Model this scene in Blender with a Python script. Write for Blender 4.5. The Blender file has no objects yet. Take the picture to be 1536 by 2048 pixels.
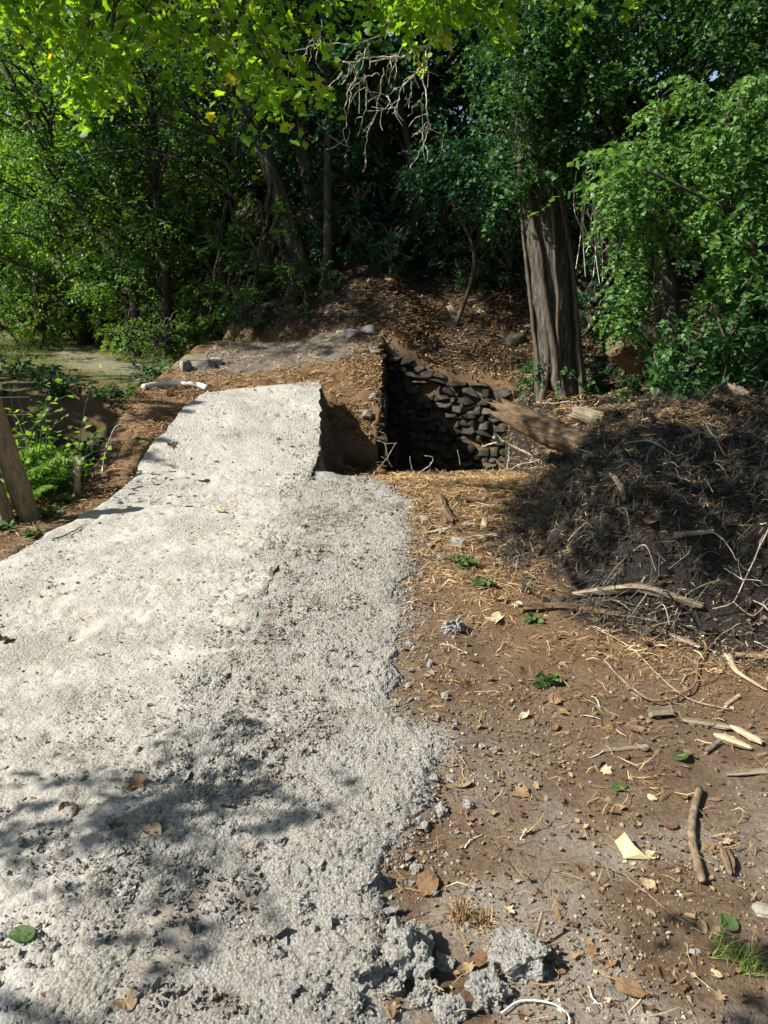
import bpy, math, random
import numpy as np
from mathutils import Vector, noise as mnoise

R = math.radians
rng = np.random.default_rng(7)
random.seed(7)
scene = bpy.context.scene
col = scene.collection

# ------------------------------------------------------------------ camera, sky, sun, exposure
PITCH = math.atan(444 / 1538.0)
FPX = 1538.0
CAMZ = 1.6
cam = bpy.data.cameras.new('camera')
cam.sensor_fit = 'VERTICAL'
cam.sensor_height = 36.0
cam.lens = 36.0 * FPX / 2048.0
cam.clip_start = 0.05
cam.clip_end = 600
camo = bpy.data.objects.new('camera', cam)
col.objects.link(camo)
camo.location = (0, 0, CAMZ)
camo.rotation_euler = (math.pi / 2 - PITCH, 0, 0)
scene.camera = camo

SUN_EL, SUN_AZ = 44.0, -14.0            # azimuth: degrees from -X towards +Y
sdir = Vector((-math.cos(R(SUN_EL)) * math.cos(R(SUN_AZ)), math.cos(R(SUN_EL)) * math.sin(R(SUN_AZ)), math.sin(R(SUN_EL))))
sun = bpy.data.lights.new('sun', 'SUN')
sun.energy = 5.0
sun.angle = R(0.53)
sun.color = (1.0, 0.955, 0.88)
suno = bpy.data.objects.new('sun', sun)
col.objects.link(suno)
suno.rotation_euler = sdir.to_track_quat('Z', 'Y').to_euler()
suno.location = (-20, 2, 20)

world = bpy.data.worlds.new('World')
scene.world = world
world.use_nodes = True
wn = world.node_tree
sky = wn.nodes.new('ShaderNodeTexSky')
sky.sky_type = 'NISHITA'
sky.sun_disc = False
sky.sun_elevation = R(SUN_EL)
sky.sun_rotation = math.atan2(sdir.x, sdir.y)
bgn = wn.nodes['Background']
bgn.inputs['Strength'].default_value = 0.075
wn.links.new(sky.outputs[0], bgn.inputs['Color'])

vs = scene.view_settings
vs.view_transform = 'Standard'
vs.look = 'None'
vs.exposure = 1.25
vs.gamma = 1.0
vs.use_curve_mapping = False
scene.render.engine = 'CYCLES'
cy = scene.cycles
cy.use_denoising = True
cy.max_bounces = 6
cy.diffuse_bounces = 3
cy.glossy_bounces = 2
cy.transmission_bounces = 3
cy.transparent_max_bounces = 4
cy.caustics_reflective = False
cy.caustics_refractive = False
cy.use_adaptive_sampling = True
cy.adaptive_threshold = 0.01

# ------------------------------------------------------------------ helpers: pixels to rays
def ray(u, v):
    a = (u - 768) / FPX
    b = (1024 - v) / FPX
    return np.array((a, math.cos(PITCH) + b * math.sin(PITCH), -math.sin(PITCH) + b * math.cos(PITCH)))

def at_y(u, v, y):
    d = ray(u, v)
    p = d * (y / d[1])
    return np.array((p[0], y, CAMZ + p[2]))

# ------------------------------------------------------------------ helpers: noise
_perm = np.random.default_rng(3).random((256, 256))
def vnoise(x, y, s):
    x = np.asarray(x, float) / s + 1000.3
    y = np.asarray(y, float) / s + 1000.7
    xi = np.floor(x).astype(int); yi = np.floor(y).astype(int)
    fx = x - xi; fy = y - yi
    fx = fx * fx * (3 - 2 * fx); fy = fy * fy * (3 - 2 * fy)
    g = lambda i, j: _perm[i % 256, j % 256]
    return (g(xi, yi) * (1 - fx) + g(xi + 1, yi) * fx) * (1 - fy) + (g(xi, yi + 1) * (1 - fx) + g(xi + 1, yi + 1) * fx) * fy - 0.5

def fbm(x, y, s, o=4):
    t = 0; a = 1.0
    for k in range(o):
        t = t + a * vnoise(np.asarray(x) + 13.7 * k, np.asarray(y) - 7.1 * k, s)
        s *= 0.5; a *= 0.55
    return t

def ss(a, b, x):
    t = np.clip((np.asarray(x, float) - a) / (b - a), 0, 1)
    return t * t * (3 - 2 * t)

def lerp(a, b, t):
    return a + (b - a) * t

# ------------------------------------------------------------------ helpers: meshes
def build(name, V, faces, mat, parent=None, smooth=False, val=None, attrs=None, loc=None):
    """faces: list of int arrays (n,3) or (n,4); val: per-face float attribute 'v'."""
    me = bpy.data.meshes.new(name)
    V = np.asarray(V, dtype=np.float32)
    faces = [np.asarray(f, dtype=np.int32) for f in faces if len(f)]
    me.vertices.add(len(V))
    me.vertices.foreach_set('co', V.ravel())
    tot = np.concatenate([np.full(len(f), f.shape[1], np.int32) for f in faces])
    idx = np.concatenate([f.ravel() for f in faces])
    me.loops.add(len(idx))
    me.loops.foreach_set('vertex_index', idx)
    me.polygons.add(len(tot))
    st = np.concatenate([[0], np.cumsum(tot)[:-1]]).astype(np.int32)
    me.polygons.foreach_set('loop_start', st)
    me.polygons.foreach_set('loop_total', tot)
    me.polygons.foreach_set('use_smooth', np.full(len(tot), bool(smooth)))
    me.update(calc_edges=True)
    if val is not None:
        a = me.attributes.new('v', 'FLOAT', 'FACE')
        a.data.foreach_set('value', np.asarray(val, np.float32))
    for k, w in (attrs or {}).items():
        a = me.attributes.new(k, 'FLOAT', 'POINT')
        a.data.foreach_set('value', np.asarray(w, np.float32))
    me.validate()
    me.materials.append(mat)
    o = bpy.data.objects.new(name, me)
    col.objects.link(o)
    if parent is not None:
        o.parent = parent
    if loc is not None:
        o.location = loc
    return o

class MB:
    def __init__(s):
        s.V = []; s.F3 = []; s.F4 = []; s.n = 0; s.v3 = []; s.v4 = []
    def add(s, V, F3=None, F4=None, val=0.5):
        V = np.asarray(V, float)
        s.V.append(V)
        if F3 is not None and len(F3):
            s.F3.append(np.asarray(F3) + s.n); s.v3.append(np.broadcast_to(val, (len(F3),)) if np.ndim(val) == 0 else val)
        if F4 is not None and len(F4):
            s.F4.append(np.asarray(F4) + s.n); s.v4.append(np.full(len(F4), float(np.mean(val))))
        s.n += len(V)
    def obj(s, name, mat, parent=None, smooth=False, loc=None, origin=None):
        V = np.concatenate(s.V)
        if origin is not None:
            V = V - np.asarray(origin); loc = origin
        fs = []; vv = []
        if s.F3: fs.append(np.concatenate(s.F3)); vv.append(np.concatenate(s.v3))
        if s.F4: fs.append(np.concatenate(s.F4)); vv.append(np.concatenate(s.v4))
        return build(name, V, fs, mat, parent, smooth, np.concatenate(vv), loc=loc)

def tube(P, r, n=6, cap=True, rough=0.0, seed=0):
    P = np.asarray(P, float); r = np.broadcast_to(np.asarray(r, float), (len(P),))
    T = np.gradient(P, axis=0)
    T /= np.linalg.norm(T, axis=1)[:, None] + 1e-9
    ref = np.array((0.0, 0, 1)) if abs(T[0][2]) < 0.9 else np.array((1.0, 0, 0))
    ang = np.linspace(0, 2 * np.pi, n, endpoint=False)
    V = []
    x = np.cross(ref, T[0]); x /= np.linalg.norm(x)
    g = np.random.default_rng(seed)
    for i in range(len(P)):
        x = x - T[i] * x.dot(T[i]); x /= np.linalg.norm(x) + 1e-9
        y = np.cross(T[i], x)
        rr = r[i] * (1 + rough * (g.random(n) - 0.5) * 2)
        V.append(P[i] + (np.cos(ang) * rr)[:, None] * x + (np.sin(ang) * rr)[:, None] * y)
    V = np.concatenate(V)
    i = np.arange(len(P) - 1)[:, None] * n; j = np.arange(n)[None]; k = (j + 1) % n
    F4 = np.stack([i + j, i + k, i + n + k, i + n + j], -1).reshape(-1, 4)
    F3 = []
    if cap:
        c0 = len(V)
        V = np.vstack([V, P[0], P[-1]])
        e = (len(P) - 1) * n
        for a in range(n):
            F3.append((c0, (a + 1) % n, a)); F3.append((c0 + 1, e + a, e + (a + 1) % n))
    return V, np.array(F3, int).reshape(-1, 3), F4

def spline(pts, n):
    pts = np.asarray(pts, float)
    if len(pts) == 2:
        t = np.linspace(0, 1, n)[:, None]
        return pts[0] + (pts[1] - pts[0]) * t
    t = np.linspace(0, len(pts) - 1, n)
    out = []
    for q in t:
        i = min(int(q), len(pts) - 2); f = q - i
        p0 = pts[max(i - 1, 0)]; p1 = pts[i]; p2 = pts[i + 1]; p3 = pts[min(i + 2, len(pts) - 1)]
        out.append(0.5 * (2 * p1 + (p2 - p0) * f + (2 * p0 - 5 * p1 + 4 * p2 - p3) * f * f + (3 * p1 - p0 - 3 * p2 + p3) * f ** 3))
    return np.array(out)

def tag(o, label=None, cat=None, group=None, kind=None):
    if label: o['label'] = label
    if cat: o['category'] = cat
    if group: o['group'] = group
    if kind: o['kind'] = kind
    return o

def empty(name, loc, label, cat, group=None):
    o = bpy.data.objects.new(name, None)
    o.empty_display_size = 0.1
    col.objects.link(o)
    o.location = loc
    return tag(o, label, cat, group)

def copy_tree(o, parent=None):
    c = o.copy(); col.objects.link(c); c.parent = parent
    for ch in list(o.children):
        copy_tree(ch, c)
    return c

# ------------------------------------------------------------------ helpers: materials
def new_mat(name):
    m = bpy.data.materials.new(name); m.use_nodes = True
    nt = m.node_tree
    b = nt.nodes['Principled BSDF']
    b.inputs['Roughness'].default_value = 0.9
    b.inputs['Specular IOR Level'].default_value = 0.25
    return m, nt, b

def N(nt, t, **kw):
    n = nt.nodes.new(t)
    for k, v in kw.items():
        if hasattr(n, k): setattr(n, k, v)
        else: n.inputs[k].default_value = v
    return n

def noise_n(nt, scale, detail=4, rough=0.6, coord=None, sc=None):
    n = N(nt, 'ShaderNodeTexNoise')
    n.inputs['Scale'].default_value = scale; n.inputs['Detail'].default_value = detail; n.inputs['Roughness'].default_value = rough
    if coord is not None:
        if sc:
            mp = N(nt, 'ShaderNodeMapping'); mp.inputs['Scale'].default_value = sc
            nt.links.new(coord, mp.inputs['Vector']); coord = mp.outputs[0]
        nt.links.new(coord, n.inputs['Vector'])
    return n.outputs['Fac']

def ramp(nt, fac, stops):
    r = N(nt, 'ShaderNodeValToRGB')
    e = r.color_ramp.elements
    while len(e) < len(stops): e.new(0.5)
    for el, (p, c) in zip(e, stops):
        el.position = p
        el.color = (c, c, c, 1) if np.isscalar(c) else (*c, 1)
    nt.links.new(fac, r.inputs[0])
    return r.outputs[0]

def mix(nt, fac, a, b, mode='MIX'):
    m = N(nt, 'ShaderNodeMix', data_type='RGBA', blend_type=mode)
    for s, v in ((0, fac), (6, a), (7, b)):
        if hasattr(v, 'default_value') or hasattr(v, 'is_linked'): nt.links.new(v, m.inputs[s])
        elif s == 0: m.inputs[0].default_value = v
        else: m.inputs[s].default_value = (*v, 1)
    return m.outputs[2]

def math_n(nt, op, a, b=None):
    m = N(nt, 'ShaderNodeMath', operation=op)
    for i, v in enumerate((a, b)):
        if v is None: continue
        if hasattr(v, 'is_linked'): nt.links.new(v, m.inputs[i])
        else: m.inputs[i].default_value = v
    return m.outputs[0]

def attr(nt, name):
    a = N(nt, 'ShaderNodeAttribute'); a.attribute_name = name
    return a.outputs['Fac']

def objco(nt):
    return N(nt, 'ShaderNodeTexCoord').outputs['Object']

def bump(nt, b, h, strength=0.5, dist=0.01):
    bn = N(nt, 'ShaderNodeBump'); bn.inputs['Strength'].default_value = strength; bn.inputs['Distance'].default_value = dist
    nt.links.new(h, bn.inputs['Height']); nt.links.new(bn.outputs[0], b.inputs['Normal'])

def geomco(nt):
    return N(nt, 'ShaderNodeNewGeometry').outputs['Position']

def leaf_mat(name, stops, trans=0.45, rough=0.5, tcol=(1.25, 1.3, 0.5), spec=0.4, rnd=0.25):
    m, nt, b = new_mat(name)
    v = attr(nt, 'v')
    oi = N(nt, 'ShaderNodeObjectInfo')
    v2 = math_n(nt, 'ADD', v, math_n(nt, 'MULTIPLY', math_n(nt, 'SUBTRACT', oi.outputs['Random'], 0.5), rnd))
    c = ramp(nt, v2, stops)
    nt.links.new(c, b.inputs['Base Color'])
    b.inputs['Roughness'].default_value = rough
    b.inputs['Specular IOR Level'].default_value = spec
    tr = N(nt, 'ShaderNodeBsdfTranslucent')
    nt.links.new(mix(nt, 1.0, c, tcol, 'MULTIPLY'), tr.inputs['Color'])
    ms = N(nt, 'ShaderNodeMixShader'); ms.inputs[0].default_value = trans
    nt.links.new(b.outputs[0], ms.inputs[1]); nt.links.new(tr.outputs[0], ms.inputs[2])
    nt.links.new(ms.outputs[0], nt.nodes['Material Output'].inputs['Surface'])
    return m

M = {}
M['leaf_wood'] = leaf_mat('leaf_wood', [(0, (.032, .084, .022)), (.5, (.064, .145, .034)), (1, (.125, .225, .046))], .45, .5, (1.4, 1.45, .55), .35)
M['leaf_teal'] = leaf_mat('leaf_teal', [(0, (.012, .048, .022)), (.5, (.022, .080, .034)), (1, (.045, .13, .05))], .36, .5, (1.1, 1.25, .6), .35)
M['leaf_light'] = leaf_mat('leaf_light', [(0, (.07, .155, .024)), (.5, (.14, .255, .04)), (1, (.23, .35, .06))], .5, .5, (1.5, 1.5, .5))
M['leaf_maple'] = leaf_mat('leaf_maple', [(0, (.07, .15, .014)), (.5, (.135, .245, .024)), (.993, (.25, .36, .036)), (1, (.36, .30, .03))], .58, .5, (1.65, 1.75, .4), .35, 0.0)
M['leaf_ivy'] = leaf_mat('leaf_ivy', [(0, (.014, .05, .016)), (.5, (.035, .095, .026)), (1, (.085, .17, .045))], .32, .55, (1.2, 1.3, .5), .28)
M['leaf_weed'] = leaf_mat('leaf_weed', [(0, (.04, .078, .022)), (.5, (.075, .125, .04)), (1, (.14, .19, .06))], .4, .6, (1.2, 1.2, .6), .25)
M['leaf_dry'] = leaf_mat('leaf_dry', [(0, (.06, .036, .02)), (.4, (.16, .095, .048)), (.75, (.26, .185, .105)), (1, (.42, .36, .23))], .15, .65, (1.1, 1, .7), .2)
M['straw'] = leaf_mat('straw', [(0, (.05, .028, .014)), (.5, (.20, .12, .055)), (.85, (.36, .24, .11)), (1, (.50, .38, .20))], .1, .7, (1, 1, 1), .2)
M['leaf_cream'] = leaf_mat('leaf_cream', [(0, (.45, .38, .18)), (1, (.62, .55, .30))], .2, .6, (1, 1, .8), .2)
M['leaf_ivy_lit'] = leaf_mat('leaf_ivy_lit', [(0, (.04, .10, .025)), (.5, (.09, .19, .05)), (1, (.17, .29, .085))], .4, .5, (1.3, 1.3, .5), .3)  # small ivy leaves; their sunlit brightness is put into the greens
M['grass'] = leaf_mat('grass', [(0, (.055, .11, .022)), (.5, (.12, .19, .04)), (1, (.27, .29, .09))], .35, .6)

def bark_mat(name, c0, c1, c2, sx=14, sz=1.6, d=.03, moss=0.0):
    m, nt, b = new_mat(name)
    co = geomco(nt)
    a = noise_n(nt, 1, 5, .65, co, (sx, sx, sz))
    f = noise_n(nt, 60, 3, .6, co)
    c = ramp(nt, a, [(.3, c0), (.5, c1), (.68, c2)])
    if moss:
        g = ramp(nt, noise_n(nt, 5, 4, .6, co), [(.5, 0), (.62, moss)])
        c = mix(nt, g, c, (.035, .06, .015))
    nt.links.new(c, b.inputs['Base Color'])
    bump(nt, b, math_n(nt, 'ADD', a, math_n(nt, 'MULTIPLY', f, .25)), .9, d)
    return m
M['bark'] = bark_mat('bark', (.02, .016, .012), (.06, .048, .036), (.11, .09, .07), moss=.5)
M['bark_grey'] = bark_mat('bark_grey', (.02, .018, .014), (.075, .068, .053), (.17, .155, .125), 30, 5, .08, moss=.45)
M['vine'] = bark_mat('vine', (.03, .025, .018), (.075, .062, .045), (.13, .11, .08), 40, 5, .01)
M['deadwood'] = bark_mat('deadwood', (.12, .10, .07), (.26, .225, .17), (.40, .36, .29), 40, 8, .01)
M['twig_pale'] = bark_mat('twig_pale', (.28, .25, .20), (.46, .42, .35), (.56, .53, .46), 30, 30, .004)
M['twig_brown'] = bark_mat('twig_brown', (.07, .05, .03), (.15, .11, .07), (.24, .18, .12), 30, 30, .004)

def wood_mat(name, c0, c1, c2, axis=0):
    m, nt, b = new_mat(name)
    co = objco(nt)
    sc = [55, 55, 55]; sc[axis] = 9
    a = noise_n(nt, 1, 5, .7, co, tuple(sc))
    l = noise_n(nt, 9, 3, .5, co)
    c = ramp(nt, math_n(nt, 'ADD', math_n(nt, 'MULTIPLY', a, .7), math_n(nt, 'MULTIPLY', l, .3)), [(.32, c0), (.5, c1), (.68, c2)])
    nt.links.new(c, b.inputs['Base Color'])
    bump(nt, b, a, 1.0, .012)
    return m
M['rotten'] = wood_mat('rotten', (.028, .017, .010), (.095, .062, .035), (.22, .155, .09))
M['wood_pale'] = wood_mat('wood_pale', (.11, .075, .04), (.34, .255, .155), (.54, .45, .31))
M['wood_grey'] = wood_mat('wood_grey', (.05, .038, .026), (.16, .125, .085), (.30, .25, .18))
M['post'] = wood_mat('post', (.08, .05, .027), (.19, .13, .075), (.30, .22, .14), 2)
M['stake'] = wood_mat('stake', (.30, .22, .13), (.46, .36, .23), (.56, .46, .31), 2)

def flat_mat(name, c, rough=.6, metal=0.0):
    m, nt, b = new_mat(name)
    f = noise_n(nt, 40, 3, .6, objco(nt))
    nt.links.new(mix(nt, f, tuple(x * .75 for x in c), tuple(min(1, x * 1.2) for x in c)), b.inputs['Base Color'])
    b.inputs['Roughness'].default_value = rough; b.inputs['Metallic'].default_value = metal
    return m
M['hose'] = flat_mat('hose', (.55, .53, .47), .45)
M['wire'] = flat_mat('wire', (.12, .10, .085), .6, .4)
M['pebble_dust'] = None

# stone
def stone_mat(name, cols, moss):
    m, nt, b = new_mat(name)
    co = geomco(nt)
    oi = N(nt, 'ShaderNodeObjectInfo')
    a = noise_n(nt, 12, 5, .65, co)
    t = math_n(nt, 'ADD', math_n(nt, 'MULTIPLY', a, .75), math_n(nt, 'MULTIPLY', oi.outputs['Random'], .3))
    c = ramp(nt, t, [(.3, cols[0]), (.52, cols[1]), (.75, cols[2])])
    g = ramp(nt, noise_n(nt, 6, 4, .6, co), [(.52, 0), (.66, moss)])
    c = mix(nt, g, c, (.03, .05, .016))
    nt.links.new(c, b.inputs['Base Color'])
    bump(nt, b, noise_n(nt, 45, 5, .7, co), .8, .02)
    return m
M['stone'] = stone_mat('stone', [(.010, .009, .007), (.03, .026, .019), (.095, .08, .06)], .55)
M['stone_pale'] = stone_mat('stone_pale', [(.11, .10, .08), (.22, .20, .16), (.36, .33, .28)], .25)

def crumb_mat(name, tint=(1, 1, 1)):
    m, nt, b = new_mat(name)
    co = geomco(nt)
    v = attr(nt, 'v')
    a = noise_n(nt, 90, 5, .7, co)
    l = noise_n(nt, 1.8, 4, .6, co)
    c = ramp(nt, math_n(nt, 'ADD', math_n(nt, 'MULTIPLY', v, .5), math_n(nt, 'MULTIPLY', a, .5)),
             [(.15, tuple(x * t for x, t in zip((.26, .248, .215), tint))), (.5, tuple(x * t for x, t in zip((.425, .412, .37), tint))), (.9, tuple(x * t for x, t in zip((.55, .535, .49), tint)))])
    c = mix(nt, ramp(nt, l, [(.5, 0), (.75, .45)]), c, (.30, .245, .17))
    nt.links.new(c, b.inputs['Base Color'])
    vo = N(nt, 'ShaderNodeTexVoronoi'); vo.inputs['Scale'].default_value = 110
    nt.links.new(co, vo.inputs['Vector'])
    c2 = mix(nt, ramp(nt, vo.outputs['Distance'], [(.45, 0), (.75, .55)]), c, (.20, .17, .125))  # painted shade and dirt in the pits between grains
    nt.links.new(c2, b.inputs['Base Color'])
    bump(nt, b, math_n(nt, 'SUBTRACT', noise_n(nt, 220, 4, .75, co), math_n(nt, 'MULTIPLY', vo.outputs['Distance'], .8)), 1.0, .018)
    b.inputs['Roughness'].default_value = .95
    return m
M['crumb'] = crumb_mat('crumb')
def soil_crumb():
    m, nt, b = new_mat('soil_crumb')
    nt.links.new(ramp(nt, attr(nt, 'v'), [(0, (.06, .04, .024)), (.55, (.15, .105, .065)), (.85, (.24, .18, .115)), (1, (.38, .32, .23))]), b.inputs['Base Color'])
    return m
M['soil_crumb'] = soil_crumb()
def clod():
    m, nt, b = new_mat('clod')
    nt.links.new(ramp(nt, attr(nt, 'v'), [(0, (.008, .007, .006)), (.6, (.02, .017, .013)), (1, (.045, .037, .027))]), b.inputs['Base Color'])
    return m
M['clod'] = clod()
M['root'] = leaf_mat('root', [(0, (.012, .011, .009)), (.5, (.05, .046, .037)), (.85, (.12, .11, .088)), (1, (.24, .21, .16))], .05, .8, (1, 1, 1), .1)

# concrete path
def concrete():
    m, nt, b = new_mat('concrete')
    co = geomco(nt)
    big = noise_n(nt, 1.1, 5, .6, co)
    mid = noise_n(nt, 7, 5, .65, co, (1, .6, 1))
    fine = noise_n(nt, 75, 5, .75, co)
    vf = noise_n(nt, 240, 3, .7, co)
    c = ramp(nt, fine, [(.25, (.215, .203, .178)), (.42, (.312, .300, .268)), (.58, (.372, .360, .325)), (.8, (.45, .438, .40))])
    c = mix(nt, ramp(nt, big, [(.44, 0), (.66, .6)]), c, (.275, .25, .205))
    c = mix(nt, ramp(nt, mid, [(.48, 0), (.64, .5)]), c, (.29, .26, .21))
    vo = N(nt, 'ShaderNodeTexVoronoi'); vo.inputs['Scale'].default_value = 26
    nt.links.new(co, vo.inputs['Vector'])
    sp = ramp(nt, vo.outputs['Distance'], [(.07, 1), (.16, 0)])
    gate = ramp(nt, noise_n(nt, 3, 4, .6, co), [(.46, 0), (.55, .8)])
    spm = math_n(nt, 'MULTIPLY', sp, gate)
    c = mix(nt, spm, c, (.13, .10, .07))
    # brown needles and dust lying in the tool marks
    dust = ramp(nt, noise_n(nt, 1, 6, .75, co, (30, 75, 40)), [(.56, 0), (.63, .85)])
    c = mix(nt, math_n(nt, 'MULTIPLY', dust, ramp(nt, noise_n(nt, 2.2, 3, .6, co), [(.34, .1), (.56, 1)])), c, (.20, .145, .085))
    nt.links.new(c, b.inputs['Base Color'])
    h = math_n(nt, 'ADD', math_n(nt, 'MULTIPLY', fine, 1.0), math_n(nt, 'MULTIPLY', vf, .35))
    h = math_n(nt, 'SUBTRACT', h, math_n(nt, 'MULTIPLY', spm, .4))
    v2 = N(nt, 'ShaderNodeTexVoronoi'); v2.inputs['Scale'].default_value = 85
    nt.links.new(co, v2.inputs['Vector'])
    gw = ramp(nt, noise_n(nt, 2.6, 5, .65, co), [(.36, .15), (.62, 1.0)])
    v3 = N(nt, 'ShaderNodeTexVoronoi'); v3.inputs['Scale'].default_value = 34
    nt.links.new(co, v3.inputs['Vector'])
    gr_ = math_n(nt, 'ADD', math_n(nt, 'MULTIPLY', v2.outputs['Distance'], .5), math_n(nt, 'MULTIPLY', v3.outputs['Distance'], .6))
    h = math_n(nt, 'MULTIPLY', math_n(nt, 'SUBTRACT', h, gr_), gw)
    bump(nt, b, h, 1.0, .014)
    b.inputs['Roughness'].default_value = .95
    return m
M['concrete'] = concrete()

def ground_mat():
    m, nt, b = new_mat('ground')
    co = geomco(nt)
    n1 = noise_n(nt, 55, 6, .75, co)
    n2 = noise_n(nt, 4, 5, .6, co)
    n3 = noise_n(nt, 150, 4, .7, co)
    c = ramp(nt, n1, [(.3, (.058, .037, .021)), (.5, (.146, .099, .060)), (.66, (.21, .152, .096)), (.8, (.30, .235, .155))])
    c = mix(nt, ramp(nt, n2, [(.42, 0), (.62, .7)]), c, (.095, .054, .029))
    fleck = ramp(nt, n3, [(.66, 0), (.72, .7)])
    c = mix(nt, fleck, c, (.34, .29, .21))
    lit = ramp(nt, noise_n(nt, 40, 6, .8, co), [(.3, (.05, .03, .016)), (.5, (.15, .088, .042)), (.68, (.26, .165, .08))])
    c = mix(nt, attr(nt, 'litter'), c, lit)
    hum_shade = ramp(nt, n1, [(.3, (.008, .007, .006)), (.55, (.022, .019, .015)), (.75, (.05, .042, .031))])
    c = mix(nt, attr(nt, 'humus_shade'), c, hum_shade)
    gr = ramp(nt, n1, [(.3, (.03, .055, .014)), (.6, (.075, .11, .03)), (.8, (.14, .15, .05))])
    c = mix(nt, attr(nt, 'green'), c, gr)
    gv = ramp(nt, n1, [(.28, (.20, .18, .145)), (.5, (.36, .335, .285)), (.75, (.52, .49, .43))])
    c = mix(nt, attr(nt, 'gravel'), c, gv)
    nt.links.new(c, b.inputs['Base Color'])
    bump(nt, b, math_n(nt, 'ADD', n1, math_n(nt, 'MULTIPLY', n3, .4)), 1.0, .018)
    b.inputs['Roughness'].default_value = .97
    return m
M['ground'] = ground_mat()

# ------------------------------------------------------------------ terrain functions
def slab_edges(y):
    xl = np.interp(y, [0, 4.4, 5.1, 5.7, 6.2, 6.9, 7.5, 8.2, 9], [-2.45, -2.36, -2.28, -2.14, -2.12, -2.12, -2.02, -1.88, -1.8])
    xr = np.interp(y, [0, 2.4, 3.9, 5.4, 6.1, 6.8, 7.13, 7.65, 8.2, 8.9], [-.70, -.68, -.65, -.64, -.65, -.61, -.60, -.64, -.68, -.73])
    return xl, xr

def zslab(x, y):
    xl, xr = slab_edges(y)
    s = np.clip((x - xl) / (xr - xl), 0, 1)
    yy = y + .45 * (1 - s)
    yk = np.linspace(0, 10, 201)
    zk = np.interp(yk, [0, 5.5, 6.2, 6.8, 7.13, 7.65, 8.16, 8.8, 9.5], [.0, .0, .03, .08, .16, .32, .48, .58, .64])
    zk = np.convolve(np.pad(zk, 4, 'edge'), np.ones(9) / 9, 'valid')
    return np.interp(yy, yk, zk) + .012

def ytoe(x):
    return np.interp(x, [-9, -6, -4.5, -3, -1.5, 0, 3, 7], [34, 23, 17.5, 13.6, 12.0, 11.1, 9.6, 8.8])

def zdeck(x, y):
    zr = np.interp(y, [8.0, 8.3, 8.6, 9.0, 9.5, 10.1, 10.8, 11.5, 12.2], [-.3, -.2, .08, .32, .5, .68, .87, 1.05, 1.25])
    zl = np.interp(y, [8.0, 8.9, 10, 11, 12], [.40, .50, .60, .72, .9])
    return lerp(zl, zr, ss(-1.5, -.35, x))

def gravel_edge(y):
    return np.interp(y, [0, 1.42, 1.64, 1.82, 2.1, 2.44, 2.79, 3.24, 4.22, 5.0, 5.67, 6.2, 7.0, 7.8],
                     [-.05, -.02, .0, -.03, .16, .22, .05, .06, .14, .16, .22, .06, -.18, -.42])

def gmask(x, y):
    e = gravel_edge(y) + .14 * fbm(x, y, .35, 3)
    return ss(.08, -.10, x - e) * ss(-.95, -.75, x) * ss(7.9, 7.3, y)

MB_EDGE = np.array([(4.2, 2.6), (2.6, 2.95), (1.75, 3.2), (1.1, 3.6), (.88, 4.0), (.80, 4.5), (.95, 5.2), (1.3, 6.0), (1.5, 6.8), (1.55, 7.6), (1.6, 9.3)])
def mound_q(x, y):
    x = np.asarray(x, float); y = np.asarray(y, float)
    d = np.full(np.broadcast(x, y).shape, 1e9); sg = np.zeros_like(d)
    for a, b in zip(MB_EDGE[:-1], MB_EDGE[1:]):
        ab = b - a
        t = np.clip(((x - a[0]) * ab[0] + (y - a[1]) * ab[1]) / ab.dot(ab), 0, 1)
        dx = x - a[0] - t * ab[0]; dy = y - a[1] - t * ab[1]
        dd = np.hypot(dx, dy)
        cr = ab[0] * dy - ab[1] * dx
        up = dd < d
        sg = np.where(up, np.where(cr < 0, 1, -1), sg); d = np.where(up, dd, d)
    return d * sg

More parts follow.
